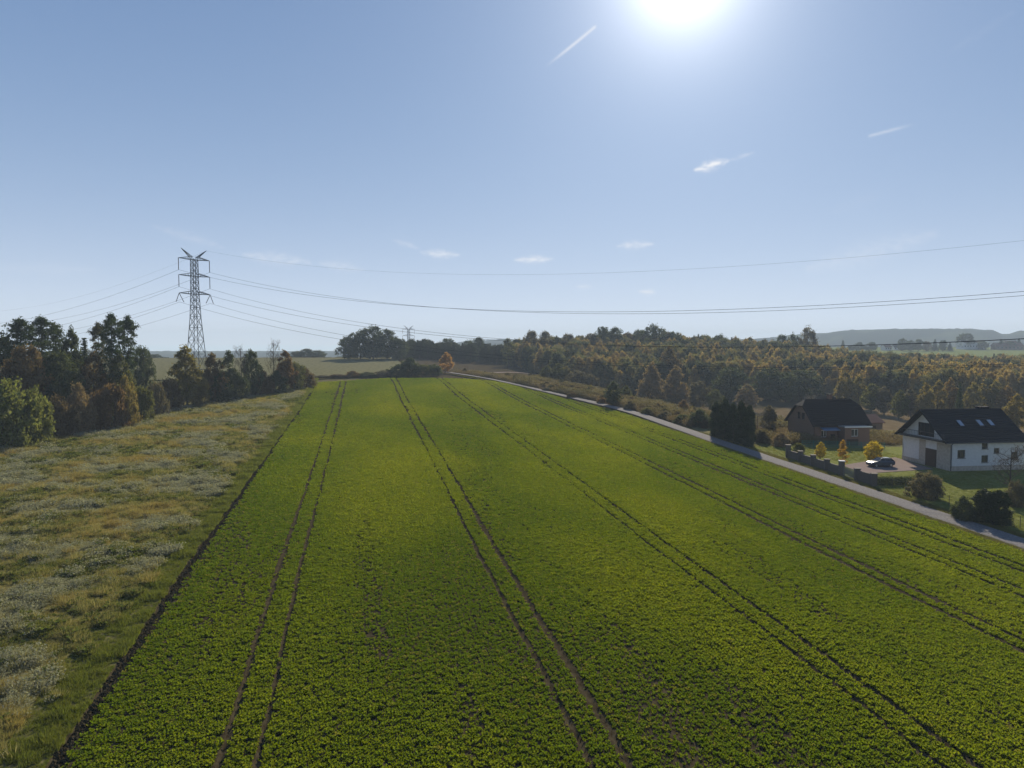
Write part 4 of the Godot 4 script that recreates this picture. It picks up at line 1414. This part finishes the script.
func garden_shed():
	var x := 86.0
	var z := -175.0
	var o := thing("outbuilding", "small brown outbuilding with low roof in the gap between the houses", "shed", Vector3(x, hgt(x, z), z), 0.2)
	put("wall", box_mesh(Vector3(-4, -0.5, -3), Vector3(4, 3.0, 3)), mats["tan_render"], o)
	put("roof", slab(Vector3(-4.4, 4.6, 0.02), Vector3(4.4, 4.6, 0.02), Vector3(4.4, 2.85, 3.5), Vector3(-4.4, 2.85, 3.5), 0.15), mats["red_roof"], o)
	put("roof_slope", slab(Vector3(-4.4, 4.6, -0.02), Vector3(4.4, 4.6, -0.02), Vector3(4.4, 2.85, -3.5), Vector3(-4.4, 2.85, -3.5), 0.15), mats["red_roof"], o)
	var g := new_tool()
	prism(g, [Vector3(-3.98, 3.0, -3), Vector3(-3.98, 3.0, 3), Vector3(-3.98, 4.45, 0)], Vector3(0.2, 0, 0))
	put("gable", done(g), mats["tan_render"], o)
	g = new_tool()
	prism(g, [Vector3(3.98, 3.0, -3), Vector3(3.98, 3.0, 3), Vector3(3.98, 4.45, 0)], Vector3(-0.2, 0, 0))
	put("gable", done(g), mats["tan_render"], o)
	window(o, Transform3D(Basis(), Vector3(-4, 0, 3.21)), [1.2, 1.0, 2.4, 2.0], mats["white_paint"])
	put("door", box_mesh(Vector3(1.0, 0.0, 3.0), Vector3(2.1, 2.1, 3.06)), mats["dark_wood"], o)

# ------------------------------------------------------------------ garden: wall, fences, car
func make_yard():
	# stone wall with pillars along the road
	var a := Vector2(113.5, 74.7)
	var b := Vector2(90.8, 74.0)
	var start := on(a.x, a.y)
	var o := thing("stone_wall", "grey stone garden wall with square pillars along the road", "wall", start, 0.0)
	var n := 6
	for i in n + 1:
		var q := a.lerp(b, i / float(n))
		var p := on(q.x, q.y) - start
		var tall := 2.2 if i in [0, 4] else 1.75
		var pil := put("pillar", box_mesh(Vector3(-0.38, -0.6, -0.38), Vector3(0.38, tall, 0.38)), mats["stone"], o)
		pil.position = p
		pil.rotation.y = -0.2
		put("cap", box_mesh(Vector3(-0.46, tall, -0.46), Vector3(0.46, tall + 0.1, 0.46)), mats["plaster"] if i == 4 else mats["stone"], pil)
		if i < n:
			var q2 := a.lerp(b, (i + 1) / float(n))
			var p2 := on(q2.x, q2.y) - start
			var dir := (p2 - p)
			if i == 4:
				# the gate
				var gate := put("gate", box_mesh(Vector3(-0.03, 0.1, -dir.length() * 0.5 + 0.42), Vector3(0.03, 0.2, dir.length() * 0.5 - 0.42)), mats["grey_paint"], o)
				gate.transform = Transform3D(Basis(Vector3.UP, atan2(dir.x, dir.z)), (p + p2) * 0.5)
				for s in 14:
					put("slat", box_mesh(Vector3(-0.02, 0.2, -1.45 + s * 0.21), Vector3(0.02, 1.5, -1.37 + s * 0.21)), mats["grey_paint"], gate)
				continue
			var panel := put("wall_panel", box_mesh(Vector3(-0.15, -0.6, -dir.length() * 0.5 + 0.38), Vector3(0.15, 1.35 + (0.25 if i == 5 else 0.0), dir.length() * 0.5 - 0.38)), mats["stone"], o)
			panel.transform = Transform3D(Basis(Vector3.UP, atan2(dir.x, dir.z)), (p + p2) * 0.5)
			for k in 3:
				put("stone_course", box_mesh(Vector3(-0.18, -0.05 + k * 0.46, -dir.length() * 0.5 + 0.4), Vector3(0.18, 0.36 + k * 0.46, dir.length() * 0.5 - 0.4)), mats["stone"], panel)
	# wire fence round the lawn
	var fs := on(89.0, 75.6)
	var w := thing("wire_fence", "thin wire fence with dark posts along the lawn in front of white house", "fence", fs)
	var last := Vector3.ZERO
	for i in 15:
		var p := on(89.0 - i * 2.6, 75.6 - 0.02 * i) - fs
		var st := new_tool()
		bar(st, p + Vector3(0, -0.3, 0), p + Vector3(0, 1.4, 0), 0.04)
		put("post", done(st), mats["gutter"], w)
		if i > 0:
			for h in [0.4, 0.85, 1.3]:
				var ws := new_tool()
				bar(ws, last + Vector3(0, h, 0), p + Vector3(0, h, 0), 0.012)
				put("wire", done(ws), mats["gutter"], w)
		last = p
	# green fence panels in front of the brick house
	var gs := Vector3(57.0, hgt(57.0, -139.0), -139.0)
	var gf := thing("garden_fence", "green mesh garden fence standing before the brick house", "fence", gs, 0.05)
	for i in 8:
		var y := hgt(57.0 + i * 2.4, -139.0) - gs.y
		var pst := new_tool()
		bar(pst, Vector3(i * 2.4, y - 0.3, 0), Vector3(i * 2.4, y + 1.35, 0), 0.05)
		put("post", done(pst), mats["green_paint"], gf)
		if i < 7:
			var ms := new_tool()
			for k in 16:
				bar(ms, Vector3(i * 2.4 + 0.15 * k + 0.07, y + 0.05, 0), Vector3(i * 2.4 + 0.15 * k + 0.07, y + 1.3, 0), 0.025)
			for h in [0.1, 0.5, 0.9, 1.28]:
				bar(ms, Vector3(i * 2.4, y + h, 0), Vector3(i * 2.4 + 2.4, y + h, 0), 0.025)
			put("mesh_panel", done(ms), mats["green_paint"], gf)
	# marker post on the field side of the road
	var ps := on(236.0, road_v(236.0) + 2.4)
	var mp := thing("marker_post", "small dark post standing at the far road edge below the olive trees", "post", ps)
	var s1 := new_tool()
	bar(s1, Vector3(0, -0.2, 0), Vector3(0, 1.5, 0), 0.16, 0.14, 6)
	put("shaft", done(s1), mats["gutter"], mp)
	var s2 := new_tool()
	bar(s2, Vector3(0, 1.5, 0), Vector3(0, 1.75, 0), 0.2, 0.08, 6)
	put("cap", done(s2), mats["gutter"], mp)
	var hedge := Leaves.new()
	for i in 7000:
		leaf(hedge, Vector3(rng.randf_range(-4.2, 4.2), rng.randf_range(0.0, 1.15) + 0.1 * sin(i * 0.37), rng.randf_range(-0.5, 0.5)), 0.085, rng.randf_range(0.6, 1.0))
	var hp := Vector3(57.6, hgt(57.6, -104.9), -104.9)
	var he := thing("low_hedge", "low dark clipped hedge between the drive and the sunny lawn", "hedge", hp, 0.05)
	put("foliage", hedge.mesh(), mats["leaf_dark"], he)
	var hst := new_tool()
	for i in 9:
		bar(hst, Vector3(-4.0 + i, -0.3, 0), Vector3(-4.0 + i, 0.8, 0.1), 0.03)
	put("stems", done(hst), mats["bark"], he)
	car()

func loft(sections: Array, close_ends := true) -> ArrayMesh:
	var st := new_tool()
	for i in sections.size() - 1:
		var a: Array = sections[i]
		var b: Array = sections[i + 1]
		for k in a.size():
			var m := (k + 1) % a.size()
			face(st, [a[k], a[m], b[m], b[k]])
	if close_ends:
		face(st, sections[0])
		var e: Array = sections[-1].duplicate()
		e.reverse()
		face(st, e)
	return done(st)

func car():
	var x := 62.0
	var z := -118.8
	var o := thing("parked_car", "dark blue-grey estate car parked on the drive beside yellow shrub", "car", Vector3(x, hgt(x, z) + 0.06, z), 0.15)
	# body: cross-sections along x (front at -x); each is [x, half width, floor, sill, beltline]
	var ring := func(px: float, hw: float, lo: float, hi: float) -> Array:
		return [Vector3(px, lo, -hw * 0.92), Vector3(px, lo, hw * 0.92), Vector3(px, lo + 0.18, hw), Vector3(px, hi - 0.12, hw), Vector3(px, hi, hw * 0.9), Vector3(px, hi, -hw * 0.9), Vector3(px, hi - 0.12, -hw), Vector3(px, lo + 0.18, -hw)]
	var body := loft([ring.call(-2.2, 0.62, 0.36, 0.62), ring.call(-2.1, 0.8, 0.26, 0.74), ring.call(-1.7, 0.88, 0.24, 0.86), ring.call(-0.95, 0.9, 0.22, 0.95), ring.call(0.6, 0.9, 0.22, 0.97), ring.call(1.7, 0.89, 0.24, 0.97), ring.call(2.1, 0.84, 0.28, 0.95), ring.call(2.22, 0.74, 0.36, 0.8)])
	put("body", body, mats["car_paint"], o)
	var top := func(px: float, w0: float, w1: float, y1: float) -> Array:
		return [Vector3(px, 0.93, -w0), Vector3(px, 0.93, w0), Vector3(px, y1, w1), Vector3(px, y1, -w1)]
	put("glasshouse", loft([top.call(-0.95, 0.78, 0.76, 0.96), top.call(-0.2, 0.8, 0.62, 1.42), top.call(0.6, 0.8, 0.62, 1.46), top.call(1.5, 0.79, 0.6, 1.42), top.call(2.05, 0.74, 0.7, 0.98)]), mats["glass"], o)
	put("roof", loft([top.call(-0.22, 0.64, 0.6, 1.44), top.call(0.6, 0.66, 0.6, 1.49), top.call(1.52, 0.64, 0.58, 1.445)].map(func(r): return [r[0] + Vector3(0, 0.48, 0), r[1] + Vector3(0, 0.48, 0), r[2], r[3]])), mats["car_paint"], o)
	for s in [-1.0, 1.0]:
		var pil := new_tool()
		bar(pil, Vector3(-0.93, 0.95, s * 0.78), Vector3(-0.2, 1.43, s * 0.63), 0.04)
		bar(pil, Vector3(0.35, 0.95, s * 0.81), Vector3(0.35, 1.45, s * 0.635), 0.04)
		bar(pil, Vector3(1.25, 0.95, s * 0.81), Vector3(1.25, 1.44, s * 0.63), 0.05)
		bar(pil, Vector3(2.05, 0.96, s * 0.73), Vector3(1.5, 1.43, s * 0.61), 0.05)
		put("pillars", done(pil), mats["car_paint"], o)
		for wx in [-1.35, 1.35]:
			var cyl := CylinderMesh.new()
			cyl.top_radius = 0.32
			cyl.bottom_radius = 0.32
			cyl.height = 0.2
			cyl.radial_segments = 20
			var w := put("wheel", cyl, mats["rubber"], o)
			w.rotation.x = PI / 2
			w.position = Vector3(wx, 0.32, s * 0.83)
			var rim := CylinderMesh.new()
			rim.top_radius = 0.2
			rim.bottom_radius = 0.2
			rim.height = 0.215
			rim.radial_segments = 12
			put("rim", rim, mats["chrome"], w)
		var hl := put("headlight", box_mesh(Vector3(-2.17, 0.6, -0.13), Vector3(-2.03, 0.74, 0.13)), mats["lamp_glass"], o)
		hl.position.z = s * 0.6
		var tl := put("tail_light", box_mesh(Vector3(2.08, 0.68, -0.12), Vector3(2.2, 0.86, 0.12)), mats["red_glass"], o)
		tl.position.z = s * 0.66
		put("mirror", box_mesh(Vector3(-0.72, 0.98, s * 0.98 - 0.1), Vector3(-0.58, 1.1, s * 0.98 + 0.1)), mats["car_paint"], o)

# ------------------------------------------------------------------ pylons and wires
func pylon_shape(o: Node3D):
	var widths := [[0.0, 2.7], [22.0, 1.2], [29.7, 0.92], [40.7, 0.8]]
	var half := func(y: float) -> float:
		for i in 3:
			if y <= widths[i + 1][0]:
				return lerpf(widths[i][1], widths[i + 1][1], (y - widths[i][0]) / (widths[i + 1][0] - widths[i][0]))
		return 0.8
	for c in [[-1, -1], [1, -1], [1, 1], [-1, 1]]:
		var st := new_tool()
		for i in 3:
			var y0: float = widths[i][0] - (1.0 if i == 0 else 0.0)
			var y1: float = widths[i + 1][0]
			bar(st, Vector3(c[0] * half.call(maxf(0.0, y0)), y0, c[1] * half.call(maxf(0.0, y0))), Vector3(c[0] * half.call(y1), y1, c[1] * half.call(y1)), 0.13)
		put("leg", done(st), mats["steel"], o)
	var levels := [0.0, 5.5, 10.5, 15.0, 19.0, 22.5, 25.5, 27.8, 29.7, 31.6, 33.5, 35.4, 37.2, 39.0, 40.7]
	for side in 4:
		var st := new_tool()
		var turn := Basis(Vector3.UP, side * PI / 2)
		for i in levels.size() - 1:
			var a: float = half.call(levels[i])
			var b: float = half.call(levels[i + 1])
			bar(st, turn * Vector3(-a, levels[i], a), turn * Vector3(b, levels[i + 1], b), 0.075)
			bar(st, turn * Vector3(a, levels[i], a), turn * Vector3(-b, levels[i + 1], b), 0.075)
			bar(st, turn * Vector3(-b, levels[i + 1], b), turn * Vector3(b, levels[i + 1], b), 0.07)
		put("bracing", done(st), mats["steel"], o)
	# arms lie along local x
	for y in [29.7, 35.4, 40.7]:
		var reach := 5.3
		var w: float = half.call(y)
		for s in [-1.0, 1.0]:
			var st := new_tool()
			var tip := Vector3(s * reach, y + 0.15, 0)
			for zz in [-w, w]:
				bar(st, Vector3(s * w, y, zz), tip, 0.1)
				bar(st, Vector3(s * w, y + 1.0, zz), tip, 0.1)
				for k in 4:
					var t := (k + 0.5) / 4.5
					bar(st, Vector3(s * w, y, zz).lerp(tip, t), Vector3(s * w, y + 1.0, zz).lerp(tip, t + 0.1), 0.05)
			var arm := put("crossarm", done(st), mats["steel"], o)
			if y < 30.0:
				for q in [[reach, reach + 1.1], [reach, reach - 1.5]]:
					var ins := new_tool()
					bar(ins, Vector3(s * q[0], y + 0.1, 0), Vector3(s * q[1], y - 2.7, 0), 0.11, 0.11, 6)
					put("insulator", done(ins), mats["ceramic"], arm)
			else:
				var ins := new_tool()
				bar(ins, Vector3(s * reach, y + 0.1, 0), Vector3(s * reach, y - 3.6, 0), 0.12, 0.12, 6)
				put("insulator", done(ins), mats["ceramic"], arm)
	for s in [-1.0, 1.0]:
		var st := new_tool()
		for zz in [-0.8, 0.8]:
			bar(st, Vector3(s * 0.4, 40.7, zz), Vector3(s * 4.3, 44.0, 0), 0.11)
			bar(st, Vector3(s * 1.05, 41.6, zz), Vector3(s * 4.3, 44.0, 0), 0.11)
		for k in 5:
			var t := k / 5.0
			bar(st, Vector3(s * 0.4, 40.7, 0.8).lerp(Vector3(s * 4.3, 44.0, 0), t), Vector3(s * 1.05, 41.6, -0.8).lerp(Vector3(s * 4.3, 44.0, 0), t + 0.1), 0.05)
		put("horn", done(st), mats["steel"], o)

func make_power_line():
	var along := Vector3(0.819, 0, 0.574)
	var across := Vector3(-0.574, 0, 0.819)
	var foot := Vector3(-102.0, 0, -230.0)
	foot.y = 7.6
	var o := thing("power_pylon", "large steel lattice pylon with three crossarms behind the yellowing birch", "pylon", foot, atan2(-across.z, across.x), "power pylons")
	pylon_shape(o)
	var far := thing("power_pylon", "small far lattice pylon rising above the trees right of the skyline clump", "pylon", Vector3(-85.6, -6.8, -590.0), 0.55, "power pylons")
	pylon_shape(far)
	# offset along the arm (towards the camera is positive), height on the pylon, sag and rise of the right-hand span
	var wires := [
		[-4.3, 44.0, 16.6, 1.5, "thin single earth wire running from the pylon's horn, highest of all wires"],
		[5.3, 37.1, 18.6, 2.3, "upper power cable on the near side of the large pylon"],
		[-5.3, 37.1, 18.6, 2.3, "upper power cable on the far side of the large pylon"],
		[5.3, 31.8, 19.6, 1.6, "middle power cable on the near side of the large pylon"],
		[-5.3, 31.8, 19.6, 1.6, "middle power cable on the far side of the large pylon"],
		[5.2, 27.0, 18.7, 1.8, "lowest power cable on the near side of the large pylon"],
		[-5.2, 27.0, 18.7, 1.8, "lowest power cable on the far side of the large pylon"]]
	for w in wires:
		var a: Vector3 = foot + across * w[0] + Vector3(0, w[1], 0)
		var pts := PackedVector3Array()
		for i in 41:
			var t := 1.0 - i / 40.0
			pts.append(a - along * 350.0 * t + Vector3(0, -4.0 * 15.0 * t * (1.0 - t), 0))
		for i in range(1, 61):
			var t := i / 60.0
			pts.append(a + along * 350.0 * t + Vector3(0, w[3] * t - 4.0 * w[2] * t * (1.0 - t), 0))
		var c := put("earth_wire" if w[1] > 40.0 else "power_cable", path_tube(pts, 0.014 if w[1] > 40.0 else 0.033), mats["wire"], self)
		tag(c, w[4], "cable", "cables of the power line")

# ------------------------------------------------------------------ far buildings
func far_house(label: String, x: float, z: float, long: float, deep: float, eave: float, top: float, wall_m: String, roof_m: String, turn: float, windows: int):
	var o := thing("distant_house", label, "house", Vector3(x, hgt(x, z), z), turn, "buildings on the distant hillside")
	var st := new_tool()
	block(st, Vector3(-long / 2, -1.5, -deep / 2), Vector3(long / 2, eave, deep / 2))
	for s in [-1.0, 1.0]:
		prism(st, [Vector3(s * long / 2, eave, -deep / 2), Vector3(s * long / 2, eave, deep / 2), Vector3(s * long / 2, top, 0)], Vector3(-s * 0.4, 0, 0))
	put("wall", done(st), mats[wall_m], o)
	var e := (top - eave) / (deep / 2)
	for s in [1.0, -1.0]:
		put("roof" if s > 0 else "roof_slope", slab(Vector3(-long / 2 - 0.5, top + 0.2, s * 0.02), Vector3(long / 2 + 0.5, top + 0.2, s * 0.02), Vector3(long / 2 + 0.5, eave + 0.2 - e * 0.6, s * (deep / 2 + 0.6)), Vector3(-long / 2 - 0.5, eave + 0.2 - e * 0.6, s * (deep / 2 + 0.6)), 0.25), mats[roof_m], o)
	for i in windows:
		var wx := -long / 2 + long * (i + 0.5) / windows
		put("window", box_mesh(Vector3(wx - 0.7, eave * 0.35, deep / 2), Vector3(wx + 0.7, eave * 0.35 + 1.5, deep / 2 + 0.06)), mats["glass"], o)

func make_village():
	far_house("long pale grey building with flat-pitched roof on the distant hillside", 580.0, -900.0, 30.0, 14.0, 8.5, 11.0, "pale_wall", "brown_roofing", 0.1, 8)
	far_house("long dark building at the right edge of the distant hillside", 612.0, -880.0, 32.0, 12.0, 5.0, 8.5, "tan_render", "red_roof", -0.1, 7)
	far_house("low brown house behind the right end of the distant hillside", 650.0, -930.0, 18.0, 10.0, 5.5, 10.0, "grey_wall", "red_roof", 0.2, 4)
	far_house("left one of the two tiny white houses on the distant green hillside", 452.0, -860.0, 9.0, 8.0, 4.0, 7.0, "pale_wall", "red_roof", 0.2, 3)
	far_house("right one of the two tiny white houses on the distant green hillside", 470.0, -868.0, 10.0, 8.0, 3.5, 6.5, "pale_wall", "brown_roofing", -0.2, 3)
